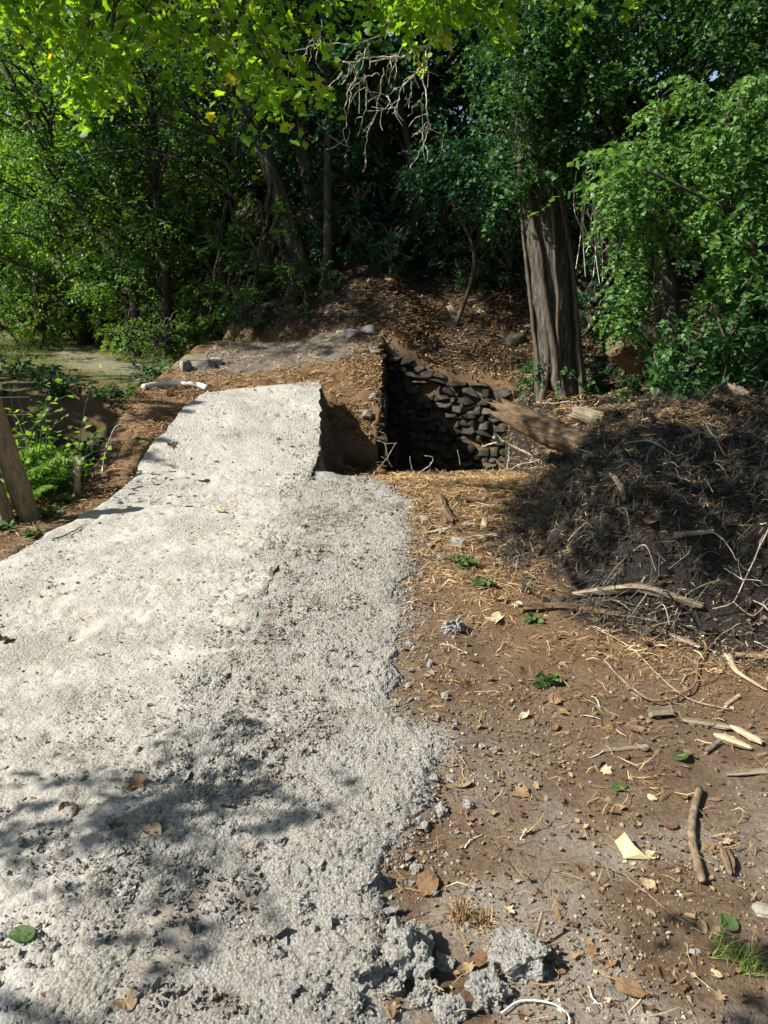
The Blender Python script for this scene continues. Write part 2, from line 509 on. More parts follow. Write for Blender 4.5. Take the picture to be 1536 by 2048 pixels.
def terr(x, y, fine=True):
    x = np.asarray(x, float); y = np.asarray(y, float)
    yt = ytoe(x)
    # hillside
    hill = np.clip(y - yt, 0, 60)
    zh = .58 * np.minimum(hill, 4.5) + .30 * np.clip(hill - 4.5, 0, 12)
    # right side
    zr = -.28 * ss(6.2, 8.1, y)
    zr = zr + .025 * gmask(x, y)
    q = mound_q(x, y) + .18 * fbm(x, y, .6, 3)
    zmnd = .59 * ss(0, .45, q) * lerp(1, .62, ss(6.6, 7.4, y)) * lerp(1, lerp(.42, 1, ss(1.45, 2.3, x)), ss(5.0, 6.0, y) * ss(9.2, 8.4, y)) + .14 * ss(.5, 1.6, q) * ss(8, 6.8, y) + ss(0, .5, q) * (.20 * fbm(x, y, .7, 4) + .10 * fbm(x, y, .16, 3))
    zr = lerp(zr, np.maximum(zr, zmnd), ss(-.05, .1, q))
    cut = ss(8.0, 8.45, y + .15 * fbm(x, y, .5, 3)) * (1 - ss(1.35, 1.9, x))
    behind = ss(-.06, .06, y - yt)
    zr = lerp(zr, -1.15, cut * (1 - behind))
    top = .55 - .09 * np.clip(x, 0, 3) + .42 * ss(.9, .0, x)
    zr = lerp(zr, top + zh + .12 * fbm(x, y, .8, 4), behind)
    # left side
    zl = .06 * ss(3, 5.5, y) - 1.0 * ss(6.2, 7.5, y + .35 * (x + 3)) + 1.32 * ss(8.9, 10.8, y) + 0.0 * x
    zl = zl + zh * 1.0 + .08 * fbm(x, y, .7, 4) + .25 * ss(20, 34, y)
    # middle, under path and bridge
    zs = zslab(x, y) - .085
    xl, xr = slab_edges(y)
    strip = ss(-.02, .10, x - xr)
    zm = lerp(zs, zr, strip * ss(8.7, 8.3, y))
    left = ss(.0, -.06, x - xl)
    zm = zm + left * (.045 + .03 * fbm(x, y, .3, 3))
    dk = ss(8.35, 8.9, y)
    zd = zdeck(x, np.minimum(y, yt)) - .10 + np.maximum(0, zh) + .12 * fbm(x, y, .8, 4) * ss(0, .6, hill) + .08 * ss(0, .4, hill)
    zm = lerp(zm, zd, np.where(x > xr, ss(8.2, 8.6, y), ss(8.5, 9.2, y)))
    inner = (x > xl + .02) & (x < xr - .02) & (y < 8.8)
    # assemble
    yb = np.clip(y, 0, 100)
    aR = np.where(y > 8.2, ss(-.12, -.02, x), 1.0)
    aR = np.where(y <= 8.2, strip, aR)
    aR = np.where((y > 8.2) & (y < 8.5), np.maximum(aR, 0), aR)
    z = lerp(zm, zr, aR)
    wl = np.interp(y, [0, 5, 6.5, 8, 9, 10, 12, 14], [-2.6, -2.55, -2.5, -2.6, -2.75, -2.9, -2.8, -2.5])
    z = lerp(z, zl, ss(.0, -.45, x - wl))
    if fine:
        n = .022 * fbm(x, y, .32, 3) + .012 * fbm(x, y, .07, 3)
        z = z + ss(-.75, -.6, x) * ss(.08, 0, x) * ss(7.6, 8.0, y) * ss(9.6, 9.1, y) * (.12 * fbm(x, y, .18, 3) + .04)
        z = z + np.where(inner, 0, n) + gmask(x, y) * .016 * fbm(x, y, .05, 2) * 2
    return z

def gz(x, y):
    z = float(terr(x, y))
    xl, xr = slab_edges(y)
    if xl < x < xr and y < 8.85:
        z = max(z, float(zslab(x, y)))
    elif -2.62 < x < -.02 and 8.5 < y < 11.5:
        z = max(z, float(zdeck(x, y)))
    return z

_hx = np.arange(-9, 7.01, .03); _hy = np.arange(1.0, 20.01, .03)
_HX, _HY = np.meshgrid(_hx, _hy)
_HZ = terr(_HX, _HY)
_l, _r = slab_edges(_HY)
_HZ = np.where((_HX > _l) & (_HX < _r) & (_HY < 8.85), np.maximum(_HZ, zslab(_HX, _HY)), _HZ)
_HZ = np.where(~((_HX > _l) & (_HX < _r) & (_HY < 8.85)) & (_HX > -2.62) & (_HX < -.02) & (_HY > 8.5) & (_HY < 11.5), np.maximum(_HZ, zdeck(_HX, _HY)), _HZ).tolist()
_gz_slow = gz
def gz(x, y):
    fx = (x + 9) / .03; fy = (y - 1) / .03
    i = int(fx); j = int(fy)
    if fx < 0 or fy < 0 or i >= len(_hx) - 1 or j >= len(_hy) - 1:
        return _gz_slow(x, y)
    fx -= i; fy -= j
    a = _HZ[j]; b = _HZ[j + 1]
    return (a[i] * (1 - fx) + a[i + 1] * fx) * (1 - fy) + (b[i] * (1 - fx) + b[i + 1] * fx) * fy

def G(u, v, far=25):
    """first point of the ground, path or bridge along the ray through a pixel of the photograph"""
    d = ray(u, v)
    t0 = 1.2; t = 1.2
    while t < far:
        p = d * t
        if CAMZ + p[2] < gz(p[0], p[1]):
            a, b = t0, t
            for _ in range(12):
                mth = (a + b) / 2; p = d * mth
                if CAMZ + p[2] < gz(p[0], p[1]): b = mth
                else: a = mth
            p = d * b
            return np.array((p[0], p[1], gz(p[0], p[1])))
        t0 = t; t += .04
    p = d * far
    return np.array((p[0], p[1], gz(p[0], p[1])))

# ------------------------------------------------------------------ ground sheet
xs = np.concatenate([[-120, -80, -50, -35, -25, -19, -15, -12, -10], np.arange(-8.5, -4, .25), np.arange(-4, -2.7, .06), np.arange(-2.7, 3.6, .026), np.arange(3.6, 6, .1), [6.3, 7, 8, 10, 13, 18, 25, 40, 70, 120]])
ys = np.concatenate([[-40, -20, -8, -3, -1, 0, .6], np.arange(1.0, 9.2, .028), np.arange(9.2, 13, .06), np.arange(13, 24, .3), [25, 28, 32, 38, 50, 70, 110, 160]])
X, Y = np.meshgrid(xs, ys)
Z = terr(X, Y)
V = np.stack([X, Y, Z], -1).reshape(-1, 3)
nx, ny = len(xs), len(ys)
ii = (np.arange(ny - 1)[:, None] * nx + np.arange(nx - 1)[None]).ravel()
F = np.stack([ii, ii + 1, ii + nx + 1, ii + nx], -1)
q = mound_q(X, Y) + .3 * fbm(X, Y, .5, 3)
g_ = gmask(X, Y)
g_ = np.clip(g_ * np.clip(.75 + .9 * fbm(X, Y, .25, 3), 0, 1) + .5 * ss(.1, .45, fbm(X + 5, Y, .5, 3)) * ss(2.9, 1.6, Y) * (X > -.6), 0, 1)
hum_shade = np.clip(ss(-.22, .02, q) + ss(8.0, 8.5, Y) * (X > -.1) * ss(0, -.2, Y - ytoe(X)) * .9 + ss(6.5, 7.6, Y) * (X < -2.7) * ss(10.5, 9.5, Y) * .9, 0, 1)
lit_ = np.clip(ss(4.8, 6.8, Y + 2.0 * fbm(X, Y, .9, 3)) * .95 + ss(.3, -.05, q * -1 - .5) * .0 + ss(-1.0, -.1, q) * .8 + ss(-2.1, -2.3, X) * ss(4.5, 6, Y) * .6, 0, 1)
grn = np.clip(ss(-2.9, -3.6, X) * (ss(6.6, 5.6, Y) * .6 + ss(9.6, 11.0, Y) * ss(1.5, .2, Y - ytoe(X)) * .85), 0, 1) * np.clip(.6 + 1.2 * fbm(X, Y, .9, 3), 0, 1)
xt_ = np.interp(Y, [10.3, 11.5, 13, 16, 19], [-2.4, -3.4, -4.7, -6.4, -7.3])
trk = ss(.8, .35, np.abs(X - xt_)) * ss(10.2, 11, Y) * ss(21, 19, Y)
grn = np.maximum(grn * (1 - .5 * trk), .6 * trk); g_ = np.maximum(g_, .22 * trk)
hum_shade = np.where(Y > ytoe(X) - .1, 0, hum_shade)
hum_shade = np.clip(hum_shade + ss(-.1, .4, Y - ytoe(X)) * np.clip(.9 + .8 * fbm(X, Y, .7, 3), 0, 1), 0, 1)  # bank darkened in colour to stand in for tree shade, besides humus
o = build('ground', V, [F], M['ground'], smooth=True, attrs={'gravel': g_.ravel(), 'humus_shade': hum_shade.ravel(), 'litter': lit_.ravel(), 'green': grn.ravel()})
tag(o, 'brown soil ground with ditch and wooded bank', 'ground', kind='structure')

# ------------------------------------------------------------------ concrete path
_pp = np.random.default_rng(17).random((256, 256, 3))
def popcorn(x, y, s):
    """rounded bumps of random size, one in each cell: 0..1"""
    x = np.asarray(x) / s + 3000; y = np.asarray(y) / s + 3000
    xi = np.floor(x).astype(int); yi = np.floor(y).astype(int)
    h = np.zeros(x.shape)
    for a in (-1, 0, 1):
        for b in (-1, 0, 1):
            c = _pp[(xi + a) % 256, (yi + b) % 256]
            r = .45 + .55 * c[..., 2]
            d2 = (x - xi - a - c[..., 0]) ** 2 + (y - yi - b - c[..., 1]) ** 2
            h = np.maximum(h, np.sqrt(np.clip(r * r - d2, 0, None)))
    return h
def make_path():
    ny_, nx_ = 640, 170
    yy = .4 + 8.5 * np.linspace(0, 1, ny_) ** 1.45
    s = np.linspace(0, 1, nx_)
    Yg, S = np.meshgrid(yy, s, indexing='ij')
    lip = 8.18 + .72 * S                     # the far lip runs obliquely
    Yg = .4 + (Yg - .4) / 8.5 * (lip - .4)
    xl, xr = slab_edges(Yg)
    jag = .035 * fbm(Yg, Yg * 0 + 3, .25, 3) * ss(6.6, 5.0, Yg) + .030 * fbm(Yg, Yg * 0 + 9, .14, 3)
    Yg = Yg + .05 * fbm(S * 1.6, S * 0 + 4, .12, 3) * ss(7.5, 8.6, Yg)
    jl = .05 * fbm(Yg, Yg * 0 + 17, .22, 3)
    Xg = xl + jl * (1 - S) + (xr + jag - xl - jl * (1 - S)) * S
    Zg = zslab(Xg, Yg)
    near = ss(7.5, 2.0, Yg)
    Zg = Zg + .010 * fbm(Xg, Yg, .5, 3) + (.006 + .007 * near) * fbm(Xg, Yg, .09, 3)
    pits = ss(.28, .5, fbm(Xg + 9, Yg, .12, 3))
    Zg = Zg - .010 * pits
    crust = np.clip(ss(.75, 1.0, S + .35 * fbm(Xg, Yg, .4, 3)) * .9 + ss(3.2, 1.7, Yg + .8 * fbm(Xg, Yg, .6, 3)) * .75 + ss(.25, .5, fbm(Xg - 4, Yg, .7, 3)) * .5, 0.12, 1)
    Zg = Zg + crust * (.010 * popcorn(Xg, Yg, .026) + .008 * popcorn(Xg + 5, Yg, .014) - .007) * ss(8.6, 6, Yg)
    edge = np.minimum(S, 1 - S) * 1.6
    Zg = Zg - .006 * ss(.03, 0, edge) * ss(7.2, 6.2, Yg)
    top = np.stack([Xg, Yg, Zg], -1).reshape(-1, 3)
    i = (np.arange(ny_ - 1)[:, None] * nx_ + np.arange(nx_ - 1)[None]).ravel()
    F = [np.stack([i, i + 1, i + nx_ + 1, i + nx_], -1)]
    # skirt round the rim, rough and widening downwards on the right flank
    rim = np.concatenate([np.arange(nx_), np.arange(1, ny_) * nx_ + nx_ - 1, (ny_ - 1) * nx_ + np.arange(nx_ - 2, -1, -1), np.arange(ny_ - 2, 0, -1) * nx_])
    P = top[rim]
    onR = np.isin(rim, np.arange(ny_) * nx_ + nx_ - 1)
    rows = [P]
    L = 14
    for k in range(1, L + 1):
        f = k / L
        drop = np.where(onR, np.clip((P[:, 2] + .34) * 1.0, .12, 2), .16) * f
        dx = np.where(onR, .22 * f ** 1.3 * ss(6.9, 8.2, P[:, 1]) + .02 * f, 0)
        nz = .11 * fbm(P[:, 1] * 1.0 + 3, P[:, 2] - drop, .16, 4) * min(1, f * 4) * np.where(onR, ss(6.6, 7.2, P[:, 1]), .2)
        rows.append(np.stack([P[:, 0] + dx + nz, P[:, 1], P[:, 2] - drop], -1))
    V = np.concatenate(rows)
    n = len(P); Fk = []
    for k in range(L):
        a_ = k * n + np.arange(n); b_ = a_ + n
        Fk.append(np.stack([a_, b_, np.roll(b_, -1), np.roll(a_, -1)], -1))
    flank = (V, Fk); V = top
    o = build('concrete_path', V, F, M['concrete'], smooth=True)
    tag(o, 'pale rough concrete path rising as a ramp to the old bridge', 'path', kind='structure')
    m, nt, b = new_mat('flank')
    co = geomco(nt); f = noise_n(nt, 38, 6, .75, co)
    c = ramp(nt, f, [(.3, (.06, .045, .03)), (.5, (.17, .135, .095)), (.7, (.30, .26, .20))])
    nt.links.new(mix(nt, ramp(nt, noise_n(nt, 5, 4, .6, co), [(.45, 0), (.6, .8)]), c, (.13, .085, .045)), b.inputs['Base Color'])
    bump(nt, b, f, 1.0, .04)
    build('path_flank', flank[0], flank[1], m, o, smooth=True)
make_path()

# ------------------------------------------------------------------ rough lumps (stones, chunks)
def ico(sub):
    import bmesh
    bm = bmesh.new(); bmesh.ops.create_icosphere(bm, subdivisions=sub, radius=1)
    V = np.array([v.co[:] for v in bm.verts]); F = np.array([[v.index for v in f.verts] for f in bm.faces]); bm.free()
    return V, F
ICO = {k: ico(k) for k in (1, 2, 3, 4)}

def lump(sub, size, seed, rough=.25, freq=1.6, boxy=0.0):
    V, F = ICO[sub]
    V = V.copy()
    if boxy:
        m = np.abs(V).max(1)[:, None]
        V = V * (1 - boxy) + (V / m) * boxy * .8
    off = Vector((seed * 3.7, seed * 1.3, seed * 2.1))
    out = []
    for v in V:
        p = Vector(v)
        d = mnoise.noise(p * freq + off) * rough + mnoise.noise(p * freq * 3 + off) * rough * .45
        if sub > 2: d += mnoise.noise(p * freq * 8 + off) * rough * .3
        out.append(v * (1 + d))
    return np.array(out) * np.asarray(size), F

def hull_stone(seed, n=16, k=.75):
    """an angular stone: hull of points scattered on a blunt box, unit half-size"""
    import bmesh
    gg = np.random.default_rng(seed)
    P = gg.uniform(-1, 1, (n, 3)); P /= np.abs(P).max(1)[:, None]
    P *= np.minimum(1, 1.28 / np.linalg.norm(P, axis=1))[:, None] * gg.uniform(k, 1.05, (n, 1))
    bm = bmesh.new()
    for p in P: bm.verts.new(p)
    bmesh.ops.convex_hull(bm, input=bm.verts)
    bmesh.ops.delete(bm, geom=[v for v in bm.verts if not v.link_faces], context='VERTS')
    bmesh.ops.bevel(bm, geom=list(bm.edges), offset=.10, segments=1, affect='EDGES')
    bmesh.ops.triangulate(bm, faces=bm.faces)
    bm.verts.index_update()
    V = np.array([v.co[:] for v in bm.verts]); F = np.array([[v.index for v in f.verts] for f in bm.faces]); bm.free()
    return V, F

# ------------------------------------------------------------------ old bridge
def make_bridge():
    br = empty('old_bridge', (-1.3, 10.0, -1.1), 'old stone and concrete bridge covered with brown debris beyond the ramp', 'bridge')
    O = np.array((-1.3, 10.0, -1.1))
    nx_, ny_ = 60, 70
    s = np.linspace(0, 1, nx_); yy = np.linspace(8.42, 11.75, ny_)
    Yg, S = np.meshgrid(yy, s, indexing='ij')
    xl = np.interp(Yg, [8, 9, 11, 12], [-2.45, -2.6, -2.55, -2.45])
    xr = -.05 + .10 * fbm(Yg, Yg * 0 + 8, .3, 4)
    Xg = xl + (xr - xl) * S
    Zg = zdeck(Xg, Yg) + .03 * fbm(Xg, Yg, .3, 4) + .02 * fbm(Xg, Yg, .06, 2) + ss(9.6, 9.0, Yg) * (.10 * fbm(Xg, Yg, .2, 3) + .05 * fbm(Xg, Yg, .06, 2))
    xsl, xsr = slab_edges(Yg)
    under = (Yg < 8.95) & (Xg < xsr + .05) & (Xg > xsl - .05)
    Zg = np.where(under, np.minimum(Zg, zslab(Xg, Yg) - .10), Zg)
    top = np.stack([Xg, Yg, Zg], -1).reshape(-1, 3)
    bot = top - np.array((0, 0, .3))
    i = (np.arange(ny_ - 1)[:, None] * nx_ + np.arange(nx_ - 1)[None]).ravel()
    n = len(top)
    F = [np.stack([i, i + 1, i + nx_ + 1, i + nx_], -1), np.stack([i, i + nx_, i + nx_ + 1, i + 1], -1) + n]
    rim = np.concatenate([np.arange(nx_), np.arange(1, ny_) * nx_ + nx_ - 1, (ny_ - 1) * nx_ + np.arange(nx_ - 2, -1, -1), np.arange(ny_ - 2, 0, -1) * nx_])
    F.append(np.stack([rim, rim + n, np.roll(rim, -1) + n, np.roll(rim, -1)], -1))
    m, nt, b = new_mat('deck')
    co = geomco(nt)
    # brown needles over worn grey concrete
    f = noise_n(nt, 45, 6, .8, co)
    c = ramp(nt, f, [(.3, (.055, .032, .016)), (.5, (.16, .095, .045)), (.7, (.28, .18, .09))])
    g = ramp(nt, f, [(.3, (.08, .068, .052)), (.6, (.17, .15, .12)), (.8, (.27, .245, .20))])
    sx = N(nt, 'ShaderNodeSeparateXYZ'); nt.links.new(co, sx.inputs[0])
    e = math_n(nt, 'ADD', math_n(nt, 'ADD', sx.outputs[1], math_n(nt, 'MULTIPLY', sx.outputs[0], -.30)), math_n(nt, 'MULTIPLY', noise_n(nt, 2.5, 4, .6, co), .9))
    w = N(nt, 'ShaderNodeMapRange'); nt.links.new(e, w.inputs[0]); w.inputs[1].default_value = 10.75; w.inputs[2].default_value = 11.0
    nt.links.new(mix(nt, w.outputs[0], c, g), b.inputs['Base Color'])
    bump(nt, b, f, 1.0, .03)
    build('deck', np.concatenate([top, bot]) - O, F, m, br, smooth=True)
    # side wall below the right edge: courses of stones
    wall = MB()
    yw = np.linspace(8.75, 11.6, 24)
    zt = zdeck(np.full(24, -.05), yw) - .2
    for x0 in (-.22, -.06):
        pass
    Vw = np.concatenate([np.stack([np.full(24, -.10), yw, zt], -1), np.stack([np.full(24, -.10), yw, np.full(24, -1.25)], -1), np.stack([np.full(24, -.4), yw, zt], -1), np.stack([np.full(24, -.4), yw, np.full(24, -1.25)], -1)])
    a = np.arange(23)
    Fw = [np.stack([a, a + 1, a + 25, a + 24], -1), np.stack([a + 48, a + 72, a + 73, a + 49], -1), np.stack([a, a + 48, a + 49, a + 1], -1), np.array([[0, 24, 72, 48], [23, 71, 95, 47]])]
    build('side_wall', Vw - O, Fw, M['stone'], br)
    k = 0
    z = -1.2
    lumps = [hull_stone(50 + j) for j in range(5)]
    metas = []
    for j, (LV, LF) in enumerate(lumps):
        metas.append(build('stone', LV, [LF], M['stone'], br).data)
        bpy.data.objects.remove(bpy.data.objects[[ob.name for ob in col.objects if ob.data == metas[-1]][0]])
    while z < .75:
        h = random.uniform(.11, .19)
        y = 8.75
        while y < 11.4:
            w_ = random.uniform(.16, .34)
            if z + h < float(zdeck(-.05, y + w_ / 2)) - .16:
                so = bpy.data.objects.new('stone', metas[k % 5]); col.objects.link(so); so.parent = br
                so.location = np.array((-.09, y + w_ / 2, z + h / 2)) - O
                so.scale = (.085, w_ * .54, h * .56)
                k += 1
            y += w_
        z += h
    # loose kerb blocks and stones at the corners of the deck
    for (u, v, y, sx_, sy_, sz_, rz, sd) in [(705, 668, 11.2, .17, .14, .11, .3, 1), (735, 655, 11.35, .17, .13, .12, .1, 2), (400, 735, 10.2, .26, .14, .14, .35, 3), (372, 745, 10.0, .13, .12, .15, .8, 4),
                                            (428, 722, 10.4, .14, .12, .10, .2, 5), (742, 795, 9.15, .10, .13, .09, .4, 6), (750, 700, 10.5, .09, .15, .06, 0, 7), (735, 850, 8.75, .09, .1, .12, 0, 8), (690, 645, 11.5, .2, .15, .08, 0, 9)]:
        p = at_y(u, v, y)
        LV, LF = hull_stone(70 + sd, 18); LV = LV * (sx_, sy_, sz_)
        so = build('kerb_stone', LV, [LF], M['stone_pale'], br)
        so.location = np.array((p[0], y, gz(p[0], y) + sz_ * .25)) - O
        so.scale = (.8, .8, .75)
        so.rotation_euler = (random.uniform(-.15, .15), random.uniform(-.15, .15), rz)
    for k in range(26):
        y_ = random.uniform(8.6, 11.3); sz_ = random.uniform(.035, .085)
        so = bpy.data.objects.new('edge_stone', metas[k % 5]); col.objects.link(so); so.parent = br
        so.location = np.array((-.06 + random.uniform(-.03, .03), y_, float(zdeck(-.05, y_)) - random.uniform(.0, .22))) - O
        so.scale = (sz_, sz_ * 1.4, sz_ * .8); so.rotation_euler = (random.uniform(-.4, .4), random.uniform(-.4, .4), random.uniform(-.5, .5))
    for k in range(16):
        y_ = random.uniform(8.5, 10.6); z_ = float(zdeck(-.05, y_)) - .02; L_ = random.uniform(.1, .35)
        p0 = np.array((-.08, y_, z_)); mb = MB()
        mb.add(*tube(spline([p0, p0 + (.09, random.uniform(-.05, .05), -.03), p0 + (.07 + random.uniform(0, .06), random.uniform(-.12, .12), -L_)], 8) - O, np.linspace(.005, .002, 8), 5, False))
        mb.obj('hanging_root', M['twig_brown'], br)
make_bridge()

# ------------------------------------------------------------------ stone retaining wall across the ditch
def make_wall():
    w = empty('stone_wall', (1.0, 10.5, -1.15), 'dark dry stone retaining wall in the ditch below the bank', 'wall')
    O = np.array((1.0, 10.5, -1.15))
    metas = []
    for j in range(7):
        LV, LF = hull_stone(90 + j, 18)
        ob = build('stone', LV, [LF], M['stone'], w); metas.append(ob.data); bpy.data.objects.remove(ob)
    # backing
    n = 20
    xb = np.linspace(-.05, 2.7, n); yb = ytoe(xb) + .02
    zt = .50 - .09 * xb + .42 * ss(.9, 0, xb)
    Vb = np.concatenate([np.stack([xb, yb, zt], -1), np.stack([xb, yb, zt * 0 - 1.3], -1), np.stack([xb, yb + .25, zt], -1), np.stack([xb, yb + .25, zt * 0 - 1.3], -1)])
    a = np.arange(n - 1)
    build('wall_core', Vb - O, [np.stack([a, a + n, a + n + 1, a + 1], -1), np.stack([a, a + 1, a + 2 * n + 1, a + 2 * n], -1), np.stack([a + 2 * n, a + 2 * n + 1, a + 3 * n + 1, a + 3 * n], -1)], M['ground'], w)
    z = -1.1; k = 0
    while z < .92:
        h = random.uniform(.07, .15)
        x = -.02 + random.uniform(0, .1)
        while x < 2.6:
            wd = random.uniform(.08, .26)
            xm = x + wd / 2
            if z + h * .6 < .55 - .09 * xm + .42 * float(ss(.9, 0, xm)) + random.uniform(-.14, .05) and not (random.random() < .05):
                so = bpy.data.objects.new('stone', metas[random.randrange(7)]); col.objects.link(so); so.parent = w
                so.location = np.array((xm, float(ytoe(xm)) - .02 + random.uniform(-.03, .03), z + h / 2 + random.uniform(-.02, .02))) - O
                so.scale = (wd * .60, .085 + random.uniform(0, .04), h * .62)
                so.rotation_euler = (random.uniform(-.2, .2), random.uniform(-.15, .15), -.49 + random.uniform(-.2, .2))
            x += wd
        z += h
make_wall()

# ------------------------------------------------------------------ gravel, crumbs, litter (stuff)
def ground_z_arr(x, y):
    z = terr(x, y)
    xl, xr = slab_edges(y)
    ins = (x > xl) & (x < xr) & (y < 8.18 + .72 * np.clip((x - xl) / (xr - xl), 0, 1))
    z = np.where(ins, np.maximum(z, zslab(x, y)), z)
    dk = (x > -2.5) & (x < -.04) & (y > 8.6) & (y < 11.7) & ~ins
    return np.where(dk, np.maximum(z, zdeck(x, y)), z), ins, dk

def rand_rot(n, g):
    q_ = g.normal(size=(n, 4)); q_ /= np.linalg.norm(q_, axis=1)[:, None]
    w, x, y, z = q_.T
    return np.stack([np.stack([1 - 2 * (y * y + z * z), 2 * (x * y - z * w), 2 * (x * z + y * w)], -1),
                     np.stack([2 * (x * y + z * w), 1 - 2 * (x * x + z * z), 2 * (y * z - x * w)], -1),
                     np.stack([2 * (x * z - y * w), 2 * (y * z + x * w), 1 - 2 * (x * x + y * y)], -1)], 1)

def pebbles(x, y, size, sink=.25):
    n = len(x)
    g = np.random.default_rng(n)
    V0 = np.array([(1, 0, 0), (-1, 0, 0), (0, 1, 0), (0, -1, 0), (0, 0, 1), (0, 0, -1)], float) * 1.1
    F0 = np.array([(0, 2, 4), (2, 1, 4), (1, 3, 4), (3, 0, 4), (2, 0, 5), (1, 2, 5), (3, 1, 5), (0, 3, 5)])
    Rm = rand_rot(n, g)
    shp = g.uniform(.6, 1.2, (n, 1, 3))
    jit = 1 + g.uniform(-.42, .42, (n, len(V0), 1))
    V = V0[None] * shp * jit * size[:, None, None]
    V = np.einsum('nij,nkj->nki', Rm, V)
    z, _, _ = ground_z_arr(x, y)
    V[:, :, 0] += x[:, None]; V[:, :, 1] += y[:, None]; V[:, :, 2] += (z + size * (.6 - sink))[:, None]
    F = F0[None] + (np.arange(n) * len(V0))[:, None, None]
    val = np.repeat(g.random(n), len(F0))
    return V.reshape(-1, 3), F.reshape(-1, 3), val

def sample(n, x0, x1, y0, y1, dens, seed, ypow=1.0):
    g = np.random.default_rng(seed)
    x = g.uniform(x0, x1, n); y = y0 + (y1 - y0) * g.random(n) ** ypow
    k = g.random(n) < dens(x, y)
    return x[k], y[k]

def make_gravel():
    Vs, Fs, vs_ = [], [], []
    off = 0
    def add(x, y, s, sink=.25):
        nonlocal off
        V, F, v = pebbles(x, y, s, sink)
        Vs.append(V); Fs.append(F + off); vs_.append(v); off += len(V)
    g = np.random.default_rng(5)
    # crumbled concrete beside the path
    def d1(x, y):
        c = np.clip(.75 + 1.4 * fbm(x, y, .22, 3), .15, 1)
        xr = slab_edges(y)[1]
        return gmask(x, y) * c * np.where(x > xr - .03, 1, ss(-.35, 0, x - xr) * .5)
    x, y = sample(120000, -1.0, .75, 1.1, 7.6, d1, 11, 1.25)
    add(x, y, np.clip(g.lognormal(-5.5, .42, len(x)), .0024, .015), .05)
    x, y = sample(52000, -1.5, .3, 1.1, 3.4, lambda x, y: np.clip(.35 + 1.6 * fbm(x + 2, y, .3, 3), .05, 1) * (x < gravel_edge(y)) * ss(-1.5, -.7, x + .3 * fbm(x, y, .4, 2)) * ss(3.4, 2.6, y), 16)
    add(x, y, np.clip(g.lognormal(-5.75, .45, len(x)), .0016, .011), .1)
    # coarse lumps near the ragged border
    def d2(x, y):
        e = gravel_edge(y)
        return np.exp(-((x - e + .12) / .16) ** 2) * ss(4.5, 2.5, y) * np.clip(.3 + 2 * fbm(x, y, .2, 2), 0, 1)
    x, y = sample(2200, -.6, .7, 1.15, 4.5, d2, 12, 1.3)
    add(x, y, np.clip(g.lognormal(-4.5, .35, len(x)), .008, .022), .1)
    x, y = sample(30000, -.2, 1.1, 1.15, 6.2, lambda x, y: (x > gravel_edge(y) - .06) * np.exp(-np.clip(x - gravel_edge(y), 0, 9) / .13) * np.clip(.5 + 1.5 * fbm(x, y, .25, 3), .05, 1), 18, 1.2)
    add(x, y, np.clip(g.lognormal(-5.4, .5, len(x)), .002, .014), .2)
    # crumbs on the path
    def d3(x, y):
        xl, xr = slab_edges(y)
        return ((x < xr) & (x > xl)) * np.clip(.18 + ss(3.4, 1.6, y) * .5 + 1.3 * fbm(x, y, .5, 3), .03, 1)
    x, y = sample(26000, -2.4, -.6, 1.1, 8.3, d3, 13, 1.4)
    add(x, y, np.clip(g.lognormal(-5.5, .45, len(x)), .0025, .014), .35)
    # grit on the soil
    def d4(x, y):
        return (x > gravel_edge(y)) * np.clip(.25 + 1.6 * fbm(x + 3, y, .45, 3) + .35 * ss(2.6, 1.6, y) * ss(.3, .8, x), .04, 1) * (mound_q(x, y) < .1)
    x, y = sample(12000, -.1, 1.9, 1.15, 4.6, d4, 14, 1.3)
    k2 = g.random(len(x)) < .22
    add(x[k2], y[k2], np.clip(g.lognormal(-5.7, .4, k2.sum()), .002, .009), .3)
    x, y = sample(34000, -.1, 2.3, 1.15, 5.2, d4, 15, 1.2)
    V, F, v = pebbles(x, y, np.clip(g.lognormal(-5.6, .45, len(x)), .002, .0085), .3)
    so = build('soil_crumbs', V, [F], M['soil_crumb'], val=v)
    tag(so, 'brown soil crumbs and grit scattered over the bare ground', 'soil', kind='stuff')
    # the crust the crumbs have set into
    yy = 1.0 + 6.9 * np.linspace(0, 1, 760) ** 1.35
    sx_ = np.linspace(0, 1, 170)
    Yg, S = np.meshgrid(yy, sx_, indexing='ij')
    xr0 = slab_edges(Yg)[1]
    xr = xr0 - .14 * ss(6.6, 5.6, Yg)
    Xg = xr + (gravel_edge(Yg) + .16 - xr) * S
    gm = gmask(Xg, Yg)
    gm = np.maximum(gm, (S < .3) * ss(7.9, 7.3, Yg))
    brk = np.clip(gm * np.clip(1.15 + 1.3 * fbm(Xg, Yg, .3, 4), 0, 1.2), 0, 1)
    rgh = ss(.15, .9, S + .5 * fbm(Xg, Yg, .5, 2)) * ss(6, 3, Yg)
    lum = rgh * (.010 * popcorn(Xg, Yg, .06) + .012 * popcorn(Xg + 2, Yg, .028)) + .007 * popcorn(Xg + 7, Yg, .022) + .008 * popcorn(Xg - 3, Yg, .012)
    base = lerp(zslab(xr0 - .01, Yg) - .004 + .03 * fbm(Xg, Yg, .16, 3), terr(Xg, Yg, False) - .004, ss(.12, .5, S))
    base = np.where(Yg > 6.5, lerp(base, terr(Xg, Yg, False), ss(6.5, 7.0, Yg)), base)
    Zg = base + .010 * fbm(Xg, Yg, .3, 3) + brk * lum - .05 * (1 - ss(.15, .5, brk))
    n0 = off
    Vc = np.stack([Xg, Yg, Zg], -1).reshape(-1, 3)
    i = (np.arange(759)[:, None] * 170 + np.arange(169)[None]).ravel()
    keep = (brk > .10).ravel()
    Fq = np.stack([i, i + 1, i + 171, i + 170], -1)
